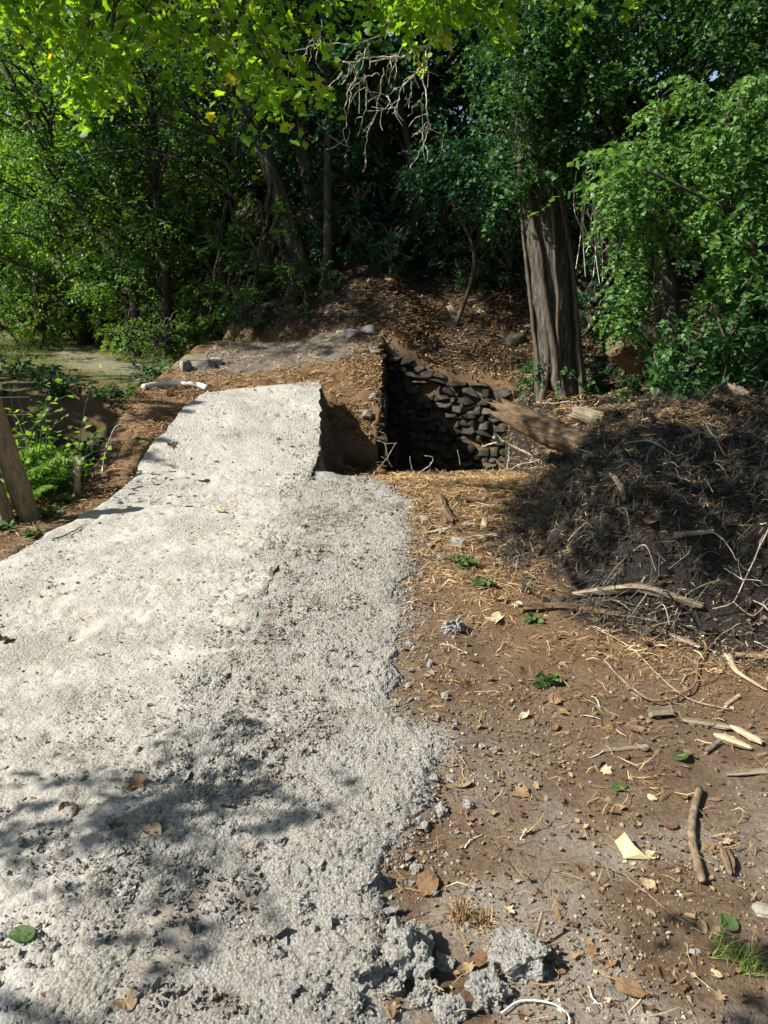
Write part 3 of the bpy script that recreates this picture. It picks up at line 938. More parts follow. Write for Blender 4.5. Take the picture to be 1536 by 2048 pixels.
    Fq = Fq[keep[Fq].any(1)]
    cv = np.clip(.5 + .5 * fbm(Vc[Fq[:, 0], 0], Vc[Fq[:, 0], 1], .06, 3), 0, 1)
    o = build('concrete_crust', Vc, [Fq], M['crumb'], val=cv, smooth=False)
    tag(o, 'rough pale crust of spilled concrete along the right side of the path', 'gravel', kind='stuff')
    o = build('gravel', np.concatenate(Vs), [np.concatenate(Fs)], M['crumb'], val=np.concatenate(vs_))
    tag(o, 'loose pale grey concrete crumbs spilled beside the path', 'gravel', kind='stuff')
make_gravel()

def strips(x, y, length, width, lift, seed, z=None, tilt=.25):
    """bent straw blades: 3 cross rows, 4 triangles"""
    n = len(x); g = np.random.default_rng(seed)
    if z is None: z = ground_z_arr(x, y)[0]
    a = g.uniform(0, 2 * np.pi, n); ti = g.normal(0, tilt, n)
    d = np.stack([np.cos(a) * np.cos(ti), np.sin(a) * np.cos(ti), np.sin(ti)], -1)
    sd = np.stack([-np.sin(a), np.cos(a), g.normal(0, .3, n)], -1)
    bend = g.normal(0, .18, (n, 1)) * sd + np.abs(g.normal(0, .14, (n, 1))) * np.array((0, 0, 1.0))
    c = np.stack([x, y, z + lift * g.random(n)], -1)
    rows = []
    for t, w in ((-.5, .6), (0, 1), (.5, .4)):
        p = c + d * (length * t)[:, None] + bend * ((.25 - t * t) * 2 * length)[:, None]
        rows += [p - sd * (width * w * .5)[:, None], p + sd * (width * w * .5)[:, None]]
    V = np.stack(rows, 1).reshape(-1, 3)
    b = (np.arange(n) * 6)[:, None]
    F = np.concatenate([b + np.array((0, 1, 3, 2)), b + np.array((2, 3, 5, 4))], 1).reshape(-1, 4)
    return V, F, np.repeat(np.clip(g.normal(.55, .24, n), 0, 1), 2)

def make_straw():
    def dens(x, y):
        q = mound_q(x, y)
        xl, xr = slab_edges(y)
        f = np.clip(.5 + 1.2 * fbm(x, y, .3, 3), .1, 1)
        soil = (.30 + .55 * ss(2.5, 3.6, y)) * (x > gravel_edge(y))
        spill = ss(4.6, 6.2, y) * (x > gravel_edge(y) - .05) * ss(8.35, 8.0, y) * 1.0
        md = np.exp(-((q + .25) / .22) ** 2) * .9 + (q > 0) * .16 + (q > 0) * (y > 6.9) * .4
        dk = (y > 8.0) * (x < -.0) * (x > -2.5) * np.clip(ss(10.9, 10.2, y - .3 * x), .35, 1) * .9
        lf = (x < xl) * (x > -2.75) * (y > 4.2) * (y < 9) * .9
        hill = (y > ytoe(x)) * .35
        onp = ((x > xl) & (x < xr)) * .05
        return np.where((x > xl) & (x < xr) & (y < 8.6), onp, np.clip((soil + spill + md + dk + lf + hill) * f, 0, 1))
    x, y = sample(120000, -2.8, 3.3, 1.15, 12.5, dens, 21, 1.0)
    z, ins, dk = ground_z_arr(x, y)
    g = np.random.default_rng(2)
    ln = np.where(ins, g.uniform(.012, .04, len(x)), g.uniform(.03, .11, len(x)) * np.where(y > 5, 1.3, .8)); wd = g.uniform(.0006, .0012, len(x)) * (1.2 + y)
    V, F, v = strips(x, y, ln, wd, .025, 3, z + .002, .22)
    print('straw', len(x))
    o = build('straw_litter', V, [F], M['straw'], val=v)
    tag(o, 'dry brown straw and needles strewn over soil and debris mound', 'litter', kind='stuff')
make_straw()

def make_mound_stuff():
    def dens(x, y):
        q = mound_q(x, y)
        return ss(-.25, .1, q) * (y < 8.2) * np.clip(.6 + 1.2 * fbm(x, y, .35, 3), .1, 1) * (.4 + .6 * ss(.7, .4, q))
    g = np.random.default_rng(6)
    x, y = sample(26000, .6, 4.6, 2.9, 8, dens, 71)
    V, F, v = pebbles(x, y, np.clip(g.lognormal(-4.5, .5, len(x)), .004, .04), .15)
    tag(build('soil_clods', V, [F], M['clod'], val=v), 'dark soil clods of the debris mound', 'soil', kind='stuff')
    x, y = sample(48000, .6, 4.2, 3.0, 7.4, dens, 72)
    z = ground_z_arr(x, y)[0]
    V, F, v = strips(x, y, g.uniform(.06, .24, len(x)), g.uniform(.0022, .0055, len(x)), .06, 12, z + .01, .5)
    tag(build('root_strands', V, [F], M['root'], val=v), 'tangled grey grass roots hanging over the debris mound', 'roots', kind='stuff')
make_mound_stuff()

# leaf templates -----------------------------------------------------
def T_diamond():
    return np.array([(0, 0, 0), (.36, .45, .07), (0, 1, 0), (-.36, .45, .07)]), np.array([(0, 1, 2), (0, 2, 3)])
def T_oval():
    t = np.linspace(0, 2 * np.pi, 12, endpoint=False)
    y = .5 - .5 * np.cos(t); w = .36 * np.sin(t) * (1 - .35 * (y - .4))
    V = np.stack([w, y, .22 * np.abs(w) - .10 * y * y + .02 * np.sin(5 * t)], -1)
    V = np.vstack([V, [(0, .5, -.03)]])
    return V, np.array([(i, (i + 1) % 12, 12) for i in range(12)])
def T_maple():
    o = [(0, 0), (.18, .02), (.46, .10), (.30, .26), (.56, .52), (.26, .56), (.22, .74), (0, 1.0), (-.22, .74), (-.26, .56), (-.56, .52), (-.30, .26), (-.46, .10), (-.18, .02)]
    V = [(a, b, .10 * abs(a) - .12 * b * b) for a, b in o] + [(0, .38, .0)]
    n = len(o)
    return np.array(V), np.array([(i, (i + 1) % n, n) for i in range(n)])
def T_ivy():
    o = [(0, 0), (.30, -.05), (.55, .25), (.28, .45), (0, 1), (-.28, .45), (-.55, .25), (-.30, -.05)]
    V = [(a, b, .12 * abs(a)) for a, b in o] + [(0, .35, 0)]
    n = len(o)
    return np.array(V), np.array([(i, (i + 1) % n, n) for i in range(n)])
TPL = {'blade': (np.array([(0, 0, 0), (.11, .35, .03), (0, 1, -.06), (-.11, .35, .03)]), np.array([(0, 1, 2), (0, 2, 3)])), 'diamond': T_diamond(), 'oval': T_oval(), 'maple': T_maple(), 'ivy': T_ivy()}

def leaves(P, D, Nn, S, tpl, val):
    """P positions, D leaf axis, Nn approx normal, S sizes"""
    T, F = TPL[tpl]
    D = D / (np.linalg.norm(D, axis=1)[:, None] + 1e-9)
    X_ = np.cross(D, Nn); X_ /= np.linalg.norm(X_, axis=1)[:, None] + 1e-9
    Nn = np.cross(X_, D)
    V = P[:, None] + S[:, None, None] * (T[None, :, 0:1] * X_[:, None] + T[None, :, 1:2] * D[:, None] + T[None, :, 2:3] * Nn[:, None])
    n = len(P)
    Fa = F[None] + (np.arange(n) * len(T))[:, None, None]
    return V.reshape(-1, 3), Fa.reshape(-1, 3), np.repeat(val, len(F))

def make_flakes():
    def dens(x, y):
        q = mound_q(x, y); xl, xr = slab_edges(y)
        f = np.clip(.35 + 2.2 * fbm(x + 8, y, .5, 3), .05, 1)
        soil = .9 * (x > gravel_edge(y)) + .5 * (q > -.5)
        return np.where((x > xl) & (x < xr) & (y < 8.6), .015, np.clip(soil + .7 * (y > ytoe(x)) + .5 * (x < -2.1) * (y > 4.5), 0, 1) * f)
    x, y = sample(52000, -3.4, 3.4, 1.2, 14, dens, 31, 1.25)
    z, ins, dk = ground_z_arr(x, y)
    g = np.random.default_rng(9); n = len(x)
    a = g.uniform(0, 2 * np.pi, n)
    D = np.stack([np.cos(a), np.sin(a), g.normal(0, .25, n)], -1)
    Nn = np.stack([g.normal(0, .4, n), g.normal(0, .4, n), np.ones(n)], -1)
    S = np.where(y > 6, g.uniform(.025, .06, n), g.uniform(.006, .024, n))
    V, F, v = leaves(np.stack([x, y, z + .006], -1), D, Nn, S, 'diamond', np.clip(g.normal(.42, .28, n), 0, 1))
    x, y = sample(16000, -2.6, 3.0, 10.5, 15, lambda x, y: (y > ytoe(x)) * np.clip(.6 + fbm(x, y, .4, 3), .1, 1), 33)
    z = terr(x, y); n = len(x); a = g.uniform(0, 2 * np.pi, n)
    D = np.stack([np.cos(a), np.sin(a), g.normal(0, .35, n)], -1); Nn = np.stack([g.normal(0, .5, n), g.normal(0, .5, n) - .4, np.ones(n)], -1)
    V2, F2, v2 = leaves(np.stack([x, y, z + .012], -1), D, Nn, g.uniform(.03, .075, n), 'diamond', np.clip(g.normal(.02, .2, n), 0, 1))  # bank litter kept very dark: shade put into the leaf colour
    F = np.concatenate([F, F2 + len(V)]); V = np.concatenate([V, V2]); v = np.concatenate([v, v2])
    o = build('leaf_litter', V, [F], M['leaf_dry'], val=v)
    tag(o, 'small dry leaf fragments scattered over the soil and bank', 'litter', kind='stuff')
make_flakes()

# ------------------------------------------------------------------ foliage generators
def spray_leaves(base, direc, length, nl, size, g, tpl='diamond', droop=.35, vbias=0., horiz=.6):
    """twigs given by base point, direction and length, with nl leaves along each; returns leaf mesh arrays and the twig polylines"""
    n = len(base)
    t = np.linspace(.12, 1.0, nl)[None, :, None]
    direc = direc / (np.linalg.norm(direc, axis=1)[:, None] + 1e-9)
    L = length[:, None, None]
    P = base[:, None] + direc[:, None] * t * L
    P[:, :, 2] -= droop * (t[..., 0] ** 2) * length[:, None]
    side = np.cross(direc, np.array((0, 0, 1.0))); side /= np.linalg.norm(side, axis=1)[:, None] + 1e-9
    sgn = np.where(np.arange(nl) % 2 == 0, 1, -1)[None, :, None]
    D = direc[:, None] * .55 + side[:, None] * sgn * .8 + g.normal(0, .35, (n, nl, 3)) + np.array((0, 0, -.35))
    Nn = np.array((0, 0, 1.0)) * horiz + g.normal(0, .45, (n, nl, 3))
    S = size * g.uniform(.6, 1.2, (n, nl))
    val = np.clip(g.normal(.5, .2, (n, nl)) + g.normal(0, .13, (n, 1)) + vbias, 0, 1)
    V, F, v = leaves(P.reshape(-1, 3), D.reshape(-1, 3), Nn.reshape(-1, 3), S.ravel(), tpl, val.ravel())
    return V, F, v

def clump_foliage(C, rad, k, nl, size, g, tpl='diamond', flat=.6, droop=.35, center=None):
    """clumps of twigs round the points C"""
    n = len(C)
    dirs = g.normal(size=(n, k, 3)); dirs[..., 2] *= flat
    if center is not None:
        out = C - center; out /= np.linalg.norm(out, axis=1)[:, None] + 1e-9
        dirs += out[:, None] * .5
    base = C[:, None] + g.normal(0, .30, (n, k, 3)) * rad[:, None, None] * np.array((1, 1, flat))
    ln = rad[:, None] * g.uniform(.45, 1.0, (n, k))
    vb = np.repeat(g.normal(0, .10, n), k)
    return spray_leaves(base.reshape(-1, 3), dirs.reshape(-1, 3), ln.ravel(), nl, size, g, tpl, droop)

def crown_mesh(name, seed, rx, rz, zc, nclump, k, nl, size, mat, bmat, tpl='diamond', low=.0):
    """a crown centred above the origin: clumps filling a lumpy ellipsoid, boughs reaching out to them"""
    g = np.random.default_rng(seed)
    C = []
    while len(C) < nclump:
        p = g.normal(size=3); p /= np.linalg.norm(p)
        r = g.uniform(.35, 1.0) ** .6
        lob = 1 + .28 * math.sin(3 * math.atan2(p[1], p[0]) + seed) + .2 * math.sin(5 * p[2] * 2 + seed)
        p = p * r * lob * np.array((rx, rx, rz))
        C.append(p + np.array((0, 0, zc)))
    C = np.array(C)
    V, F, v = clump_foliage(C, g.uniform(.28, .62, nclump) * rx / 2.4, k, nl, size, g, tpl, .55, .35, np.array((0, 0, zc)))
    lf = build(name + '_leaf', V, [F], mat, val=v)
    mb = MB()
    for j in range(0, nclump, 2):
        h = min(max(C[j][2] - .35 * np.hypot(C[j][0], C[j][1]), .5), zc + rz * .8)
        p0 = np.array((0, 0, h)); p2 = C[j]
        p1 = (p0 + p2) / 2 + np.array((0, 0, .25)) + g.normal(0, .15, 3)
        mb.add(*tube(spline([p0, p1, p2], 6), np.linspace(.035, .008, 6), 5, False))
    bo = mb.obj(name + '_bough', bmat)
    ml, mbm = lf.data, bo.data
    bpy.data.objects.remove(lf); bpy.data.objects.remove(bo)
    return ml, mbm

CROWN = {}
def crown(key):
    if key not in CROWN:
        seed, rx, rz, zc, nc, k, nl, sz, mat, tpl = {
            'wood1': (1, 2.4, 3.0, 4.0, 130, 13, 11, .075, 'leaf_wood', 'diamond'),
            'wood2': (2, 2.2, 3.4, 4.2, 130, 13, 11, .07, 'leaf_wood', 'diamond'),
            'teal1': (3, 2.3, 3.0, 3.9, 130, 13, 11, .072, 'leaf_teal', 'diamond'),
            'light1': (4, 2.4, 3.0, 3.8, 120, 13, 11, .08, 'leaf_light', 'diamond'),
        }[key]
        CROWN[key] = crown_mesh(key, seed, rx, rz, zc, nc, k, nl, sz, M[mat], M['bark'], tpl)
    return CROWN[key]

def trunk_pts(p0, lean, h, n=9, wob=.06, seed=0):
    g = np.random.default_rng(seed)
    t = np.linspace(0, 1, n)[:, None]
    P = np.array(p0) + t * np.array((lean[0], lean[1], h)) + np.cumsum(g.normal(0, wob, (n, 3)), 0) * np.array((1, 1, 0)) * t
    return P

def tree(x, y, key, scale, label, group=None, lean=(0, 0), r=.12, rot=None, trunkpts=None, bmat='bark', sink=.15, name='broadleaf_tree', zadd=0.0, cat='tree'):
    z = gz(x, y) - sink
    t = empty(name, (x, y, z), label, cat, group)
    if trunkpts is None:
        P = trunk_pts((0, 0, 0), lean, 6.0 * scale + zadd, seed=int(abs(x * 31 + y * 17)))
    else:
        P = np.asarray(trunkpts) - np.array((x, y, z))
        P = spline(P, 10)
    rr = np.linspace(1.15, .35, len(P)) * r
    rr[0] *= 1.35
    V, F3, F4 = tube(P, rr, 9, True, .12, int(abs(x) * 10))
    mb = MB(); mb.add(V, F3, F4)
    tk = mb.obj('trunk', M[bmat], t, smooth=True)
    ml, mbm = crown(key)
    lo = bpy.data.objects.new('crown', ml); bo = bpy.data.objects.new('bough', mbm)
    az = random.uniform(0, 6.28) if rot is None else rot
    for ob in (lo, bo):
        col.objects.link(ob); ob.parent = t
        ob.scale = (scale, scale, scale); ob.rotation_euler = (0, 0, az)
        if ob is bo: ob.parent = tk
        top = P[int(len(P) * .6)]
        ob.location = (top[0] * .8, top[1] * .8, zadd)
    return t

# ---- background trees of the wood
GB = 'trees of the dense wood behind the bridge'
LOOK = {'teal1': 'dark bluish-green', 'wood1': 'broad mid-green', 'wood2': 'narrow mid-green', 'light1': 'pale yellow-green', 'bush_dark': 'dark bluish-green', 'bush_wood': 'mid-green', 'bush_light': 'pale yellow-green'}
def px_tree(u0, v0, u1, v1, y, key, sc, label, r, **kw):
    a = at_y(u0, v0, y); b = at_y(u1, v1, y)
    base = np.array((a[0], y, gz(a[0], y) - .15))
    d = b - a
    pts = [base, a + (0, 0, .02), b, b + d * .9 + np.array((-.1, 0, .5)), b + d * 1.6 + np.array((-.1, 0, 1.6))]
    if a[2] - base[2] < .25: pts.pop(1)
    return tree(a[0], y, key, sc, label, r=r, trunkpts=pts, **kw)

px_tree(602, 525, 500, 215, 13.2, 'teal1', 1.05, 'dark tree leaning left from the bank directly behind the bridge', .17, zadd=1.0)
px_tree(655, 500, 610, 330, 13.8, 'wood1', 1.1, 'straight dark trunk growing just behind the leaning bank tree', .14, zadd=.8)
px_tree(262, 575, 150, 400, 14.5, 'wood2', .85, 'slender dark tree leaning over the shady grass lane', .09, zadd=.6)
px_tree(330, 600, 270, 420, 15.5, 'light1', .9, 'thin tree with pale green leaves behind the slender leaning one', .07, zadd=.2)
px_tree(870, 520, 810, 260, 13.4, 'teal1', .9, 'thin tree with dark bluish leaves on the bank above the stone wall', .07, zadd=.6)
tree(-.9, 12.9, 'teal1', .8, 'thin dark tree on the bank straight above the bridge', None, (.1, 0), .07, zadd=2.2)
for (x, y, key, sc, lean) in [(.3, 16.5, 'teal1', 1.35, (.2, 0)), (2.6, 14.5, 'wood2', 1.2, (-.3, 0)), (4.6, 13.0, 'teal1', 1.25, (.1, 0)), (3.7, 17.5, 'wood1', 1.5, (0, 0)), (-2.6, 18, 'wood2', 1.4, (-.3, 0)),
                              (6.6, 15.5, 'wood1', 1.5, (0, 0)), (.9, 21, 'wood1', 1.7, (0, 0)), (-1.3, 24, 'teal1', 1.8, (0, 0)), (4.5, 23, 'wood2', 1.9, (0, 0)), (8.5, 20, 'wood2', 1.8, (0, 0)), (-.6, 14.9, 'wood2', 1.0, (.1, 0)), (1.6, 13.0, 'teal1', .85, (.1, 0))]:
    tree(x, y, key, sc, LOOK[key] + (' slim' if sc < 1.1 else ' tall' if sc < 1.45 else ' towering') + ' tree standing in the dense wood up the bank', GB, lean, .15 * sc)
GL = 'trees round the sunny far end of the grass lane'
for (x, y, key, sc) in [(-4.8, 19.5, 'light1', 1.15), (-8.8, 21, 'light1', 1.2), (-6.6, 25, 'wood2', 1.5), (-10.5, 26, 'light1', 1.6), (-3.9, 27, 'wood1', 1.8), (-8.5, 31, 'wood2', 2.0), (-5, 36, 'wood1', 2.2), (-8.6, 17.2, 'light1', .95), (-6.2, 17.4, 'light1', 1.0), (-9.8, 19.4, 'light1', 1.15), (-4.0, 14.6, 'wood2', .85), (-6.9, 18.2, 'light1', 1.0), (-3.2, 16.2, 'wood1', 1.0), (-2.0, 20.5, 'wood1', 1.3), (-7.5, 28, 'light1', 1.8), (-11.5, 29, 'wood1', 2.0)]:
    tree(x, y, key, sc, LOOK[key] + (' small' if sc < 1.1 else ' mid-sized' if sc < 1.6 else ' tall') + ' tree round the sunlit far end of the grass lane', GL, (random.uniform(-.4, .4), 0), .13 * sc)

# ---- shrubs of the understorey
def shrub_kind(key, seed, mat, size, rx=.75, rz=.75, zc=.8, nc=46, k=9, nl=9, tpl='diamond'):
    CROWN[key] = crown_mesh(key, seed, rx, rz, zc, nc, k, nl, size, M[mat], M['bark'], tpl)
shrub_kind('bush_dark', 21, 'leaf_teal', .05)
shrub_kind('bush_wood', 22, 'leaf_wood', .05)
shrub_kind('bush_light', 23, 'leaf_light', .045)
shrub_kind('bush_ivy', 24, 'leaf_ivy', .045, .7, .7, .75, 60, 9, 8, 'ivy')

def bush(x, y, key, sc, label, group=None, zs=1.0, zoff=-.1, name='leafy_shrub'):
    t = empty(name, (x, y, gz(x, y) + zoff), label, 'shrub', group)
    ml, mb_ = CROWN[key]
    az = random.uniform(0, 6.28)
    for nm, me in (('foliage', ml), ('stem', mb_)):
        ob = bpy.data.objects.new(nm, me); col.objects.link(ob); ob.parent = t
        ob.scale = (sc, sc, sc * zs); ob.rotation_euler = (0, 0, az)
    return t

GU = 'shrubs under the trees on the wooded bank'
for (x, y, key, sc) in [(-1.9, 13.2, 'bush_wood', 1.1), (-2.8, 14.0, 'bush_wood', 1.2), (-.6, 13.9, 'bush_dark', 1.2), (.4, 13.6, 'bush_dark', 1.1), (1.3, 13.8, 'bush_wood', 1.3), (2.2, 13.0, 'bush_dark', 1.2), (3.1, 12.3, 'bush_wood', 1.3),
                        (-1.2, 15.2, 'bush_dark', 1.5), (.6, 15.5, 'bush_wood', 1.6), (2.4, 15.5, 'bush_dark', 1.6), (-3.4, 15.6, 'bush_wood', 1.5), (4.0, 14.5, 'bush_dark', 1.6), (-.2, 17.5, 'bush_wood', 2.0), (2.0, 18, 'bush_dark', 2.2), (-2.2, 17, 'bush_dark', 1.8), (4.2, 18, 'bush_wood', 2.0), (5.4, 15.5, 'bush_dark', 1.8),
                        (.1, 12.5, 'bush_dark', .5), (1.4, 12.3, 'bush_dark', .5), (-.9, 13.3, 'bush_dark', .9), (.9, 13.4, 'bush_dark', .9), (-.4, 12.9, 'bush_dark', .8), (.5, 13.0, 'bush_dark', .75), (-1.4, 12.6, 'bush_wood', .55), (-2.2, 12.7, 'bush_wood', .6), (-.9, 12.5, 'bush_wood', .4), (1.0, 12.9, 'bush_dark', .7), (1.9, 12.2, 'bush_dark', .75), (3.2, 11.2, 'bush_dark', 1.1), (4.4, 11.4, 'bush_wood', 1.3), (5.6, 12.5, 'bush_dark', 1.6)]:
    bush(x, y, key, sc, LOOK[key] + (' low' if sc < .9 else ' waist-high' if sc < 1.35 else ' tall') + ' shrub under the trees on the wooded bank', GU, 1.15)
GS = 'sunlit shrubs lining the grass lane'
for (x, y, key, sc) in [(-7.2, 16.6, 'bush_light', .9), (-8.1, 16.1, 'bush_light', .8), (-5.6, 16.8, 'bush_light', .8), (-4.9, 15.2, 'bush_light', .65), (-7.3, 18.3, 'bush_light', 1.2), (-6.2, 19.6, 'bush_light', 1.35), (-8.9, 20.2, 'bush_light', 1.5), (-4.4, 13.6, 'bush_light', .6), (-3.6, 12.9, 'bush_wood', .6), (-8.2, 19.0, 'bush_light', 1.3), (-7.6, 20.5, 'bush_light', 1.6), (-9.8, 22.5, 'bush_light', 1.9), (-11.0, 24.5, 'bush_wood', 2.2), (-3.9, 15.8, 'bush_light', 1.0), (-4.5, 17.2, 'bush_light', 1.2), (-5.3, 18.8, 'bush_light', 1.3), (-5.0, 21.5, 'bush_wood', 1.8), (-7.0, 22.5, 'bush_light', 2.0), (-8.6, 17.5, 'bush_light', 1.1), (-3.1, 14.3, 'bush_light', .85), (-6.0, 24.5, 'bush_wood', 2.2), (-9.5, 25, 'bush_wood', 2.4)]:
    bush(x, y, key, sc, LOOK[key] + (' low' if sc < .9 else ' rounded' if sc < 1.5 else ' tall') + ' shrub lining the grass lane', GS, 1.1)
bush(-7.6, 14.2, 'bush_light', 1.15, 'rounded pale green bush on the open side of the grass lane', None, .8)
# trees and shrubs beside the frame that shade the ditch and the lane
for k, (x, y, key, sc, lb) in enumerate([(-7.3, 7.5, 'bush_wood', 2.8, 'big green shrub standing left of the ditch'), (-7.9, 9.9, 'bush_wood', 2.6, 'tall green shrub beside the shaded lane'), (-9.3, 7.3, 'bush_wood', 3.2, 'tallest green shrub well left of the ditch')]):
    bush(x, y, key, sc, lb, None, 1.25)
for (x, y, key, sc) in [(5.6, 8.0, 'wood1', 1.35), (6.6, 4.5, 'teal1', 1.4), (8.5, 9, 'wood2', 1.7), (8.2, 0.6, 'wood1', 1.5), (5.0, 11.0, 'teal1', 1.2), (9, 1, 'wood2', 1.9)]:
    tree(x, y, key, sc, LOOK[key] + (' mid-sized' if sc < 1.45 else ' tall') + ' tree in the thicket behind the debris mound', 'trees of the thicket behind the mound', (random.uniform(-.3, .1), 0), .14 * sc)

tree(-7.4, 11.0, 'wood1', 1.0, 'unseen tall tree added to shade the bank and the far end of the bridge', None, (.2, 0), .14, zadd=4.3)  # out of view, added for the shade it throws on bank and deck

def region(poly, n, y0, y1, seed):
    g = np.random.default_rng(seed); poly = np.array(poly, float)
    lo, hi = poly.min(0), poly.max(0); out = []
    while len(out) < n:
        p = g.uniform(lo, hi)
        ins = False; j = len(poly) - 1
        for i in range(len(poly)):
            if (poly[i, 1] > p[1]) != (poly[j, 1] > p[1]) and p[0] < (poly[j, 0] - poly[i, 0]) * (p[1] - poly[i, 1]) / (poly[j, 1] - poly[i, 1]) + poly[i, 0]: ins = not ins
            j = i
        if ins: out.append((p[0], p[1], g.uniform(y0, y1)))
    return out

# ---- ivy tree beside the ditch: fluted trunk wrapped in climbing stems
def ivy_tree():
    y0 = 9.45
    a = at_y(1122, 775, y0); b = at_y(1095, 500, y0); c = at_y(1055, 200, y0)
    base = np.array((a[0], y0, gz(a[0], y0) - .15))
    t = empty('ivy_covered_tree', base, 'thick fluted tree trunk wrapped in climbing ivy stems above the ditch', 'tree')
    P = spline([base, b, c, c + np.array((-.1, 0, 2.0)), c + np.array((.1, 0.2, 4.5))], 26) - base
    rr = np.interp(np.linspace(0, 1, 26), [0, .08, .3, .6, 1], [.34, .27, .22, .17, .09])
    n = 30
    V, F3, F4 = tube(P, rr, n, True)
    ang = np.arange(n) / n * 2 * np.pi
    for i in range(26):
        fl = 1 + .07 * np.sin(5 * ang + .15 * i) + .04 * np.sin(9 * ang + 1.3 + .25 * i) + .05 * np.random.default_rng(i).normal(size=n)
        ctr = P[i]
        V[i * n:(i + 1) * n] = ctr + (V[i * n:(i + 1) * n] - ctr) * fl[:, None]
    mb = MB(); mb.add(V, F3, F4); mb.obj('trunk', M['bark_grey'], t, True)
    for k, (th, wob, r) in enumerate([(-2.35, .25, .045), (-1.95, .3, .055), (-1.45, .2, .028), (-.9, .3, .035), (-2.8, .3, .03), (-.4, .25, .04)]):
        g = np.random.default_rng(k + 5)
        s = np.linspace(0, .40, 16)
        pts = []
        for q in s:
            i = q * 25; j = int(i); f = i - j
            ctr = P[j] * (1 - f) + P[min(j + 1, 25)] * f
            r0 = np.interp(q, [0, .08, .3, .6, 1], [.34, .27, .22, .17, .09]) * 1.10 + r * .4
            aa = th + wob * math.sin(q * 9 + k * 2) + g.normal(0, .04)
            pts.append(ctr + np.array((math.cos(aa) * r0, math.sin(aa) * r0, 0)))
        mb = MB(); mb.add(*tube(spline(pts, 40), np.linspace(r, r * .5, 40), 7, True, .1, k)); mb.obj('vine_stem', M['vine'], t, True)
    # thin hanging strands
    for k in range(12):
        g = np.random.default_rng(60 + k)
        u = g.uniform(1150, 1215); v0 = g.uniform(280, 400); v1 = v0 + g.uniform(80, 230); yy = y0 - .4 + g.uniform(-.1, .1)
        p0 = at_y(u, v0, yy); p1 = at_y(u + g.uniform(-25, 25), v1, yy)
        m_ = (p0 + p1) / 2 + g.normal(0, .06, 3)
        mb = MB(); mb.add(*tube(spline([p0, m_, p1], 8) - base, .005, 4, False)); mb.obj('hanging_stem', M['twig_pale'], t)
    # ivy leaves on the upper trunk and round the foot
    g = np.random.default_rng(77)
    C = []
    for k in range(150):
        q = .36 + .64 * g.random() ** 1.1
        i = int(q * 25); a_ = g.uniform(-3.6, .6); r0 = g.uniform(.25, .6)
        C.append(P[i] + np.array((math.cos(a_) * r0, math.sin(a_) * r0, g.normal(0, .15))))
    for k in range(10):
        a_ = g.uniform(0, 6.28)
        C.append(np.array((math.cos(a_) * .42, math.sin(a_) * .42, g.uniform(.15, .5))))
    for (u_, v_, y_) in region([(985, -20), (1190, -20), (1175, 180), (1120, 230), (1050, 250), (1000, 200)], 65, 8.65, 9.2, 31):
        C.append(at_y(u_, v_, y_) - base)
    C = np.array(C)
    V, F, v = clump_foliage(C, g.uniform(.18, .36, len(C)), 9, 8, .05, g, 'ivy', .8, .5)
    build('ivy', V, [F], M['leaf_ivy'], t, val=v)
    ml, mb_ = crown('teal1')
    for nm, me in (('crown', ml), ('bough', mb_)):
        ob = bpy.data.objects.new(nm, me); col.objects.link(ob); ob.parent = t; ob.scale = (1.15,) * 3; ob.location = (-.3, 2.4, 2.6)
ivy_tree()

# ---- bright ivy column and thicket right of it
def foliage_thing(name, label, cat, base, pts_uvy, rad, k, nl, size, mat, tpl, trunk=None, tmat='bark', seed=1, droop=.5):
    base = np.asarray(base, float)
    t = empty(name, base, label, cat)
    g = np.random.default_rng(seed)
    C = np.array([at_y(*p) for p in pts_uvy]) - base
    V, F, v = clump_foliage(C, g.uniform(.7, 1.3, len(C)) * rad, k, nl, size, g, tpl, .8, droop)
    build('foliage', V, [F], M[mat], t, val=v)
    if trunk is not None:
        P = spline(trunk[0], 14) - base
        mb = MB(); mb.add(*tube(P, np.linspace(trunk[1], trunk[2], 14), 12, True, .16, seed)); mb.obj('trunk', M[tmat], t, True)
    mb = MB()
    hub = P if trunk is not None else np.array([(0, 0, .05), (0, 0, .6)])
    for j in range(0, len(C), 3):
        h = hub[np.argmin(np.linalg.norm(hub - C[j] + np.array((0, 0, .3)), axis=1))]
        if np.linalg.norm(h - C[j]) > 1.1:
            h = C[np.argsort(np.linalg.norm(C - C[j], axis=1))[min(3, len(C) - 1)]]
        mb.add(*tube(spline([h, (h + C[j]) / 2 + g.normal(0, .12, 3) + (0, 0, .15), C[j]], 7), np.linspace(.010, .003, 7), 4, False))
    mb.obj('stem', M['bark'], t)['kind'] = 'stuff'
    return t

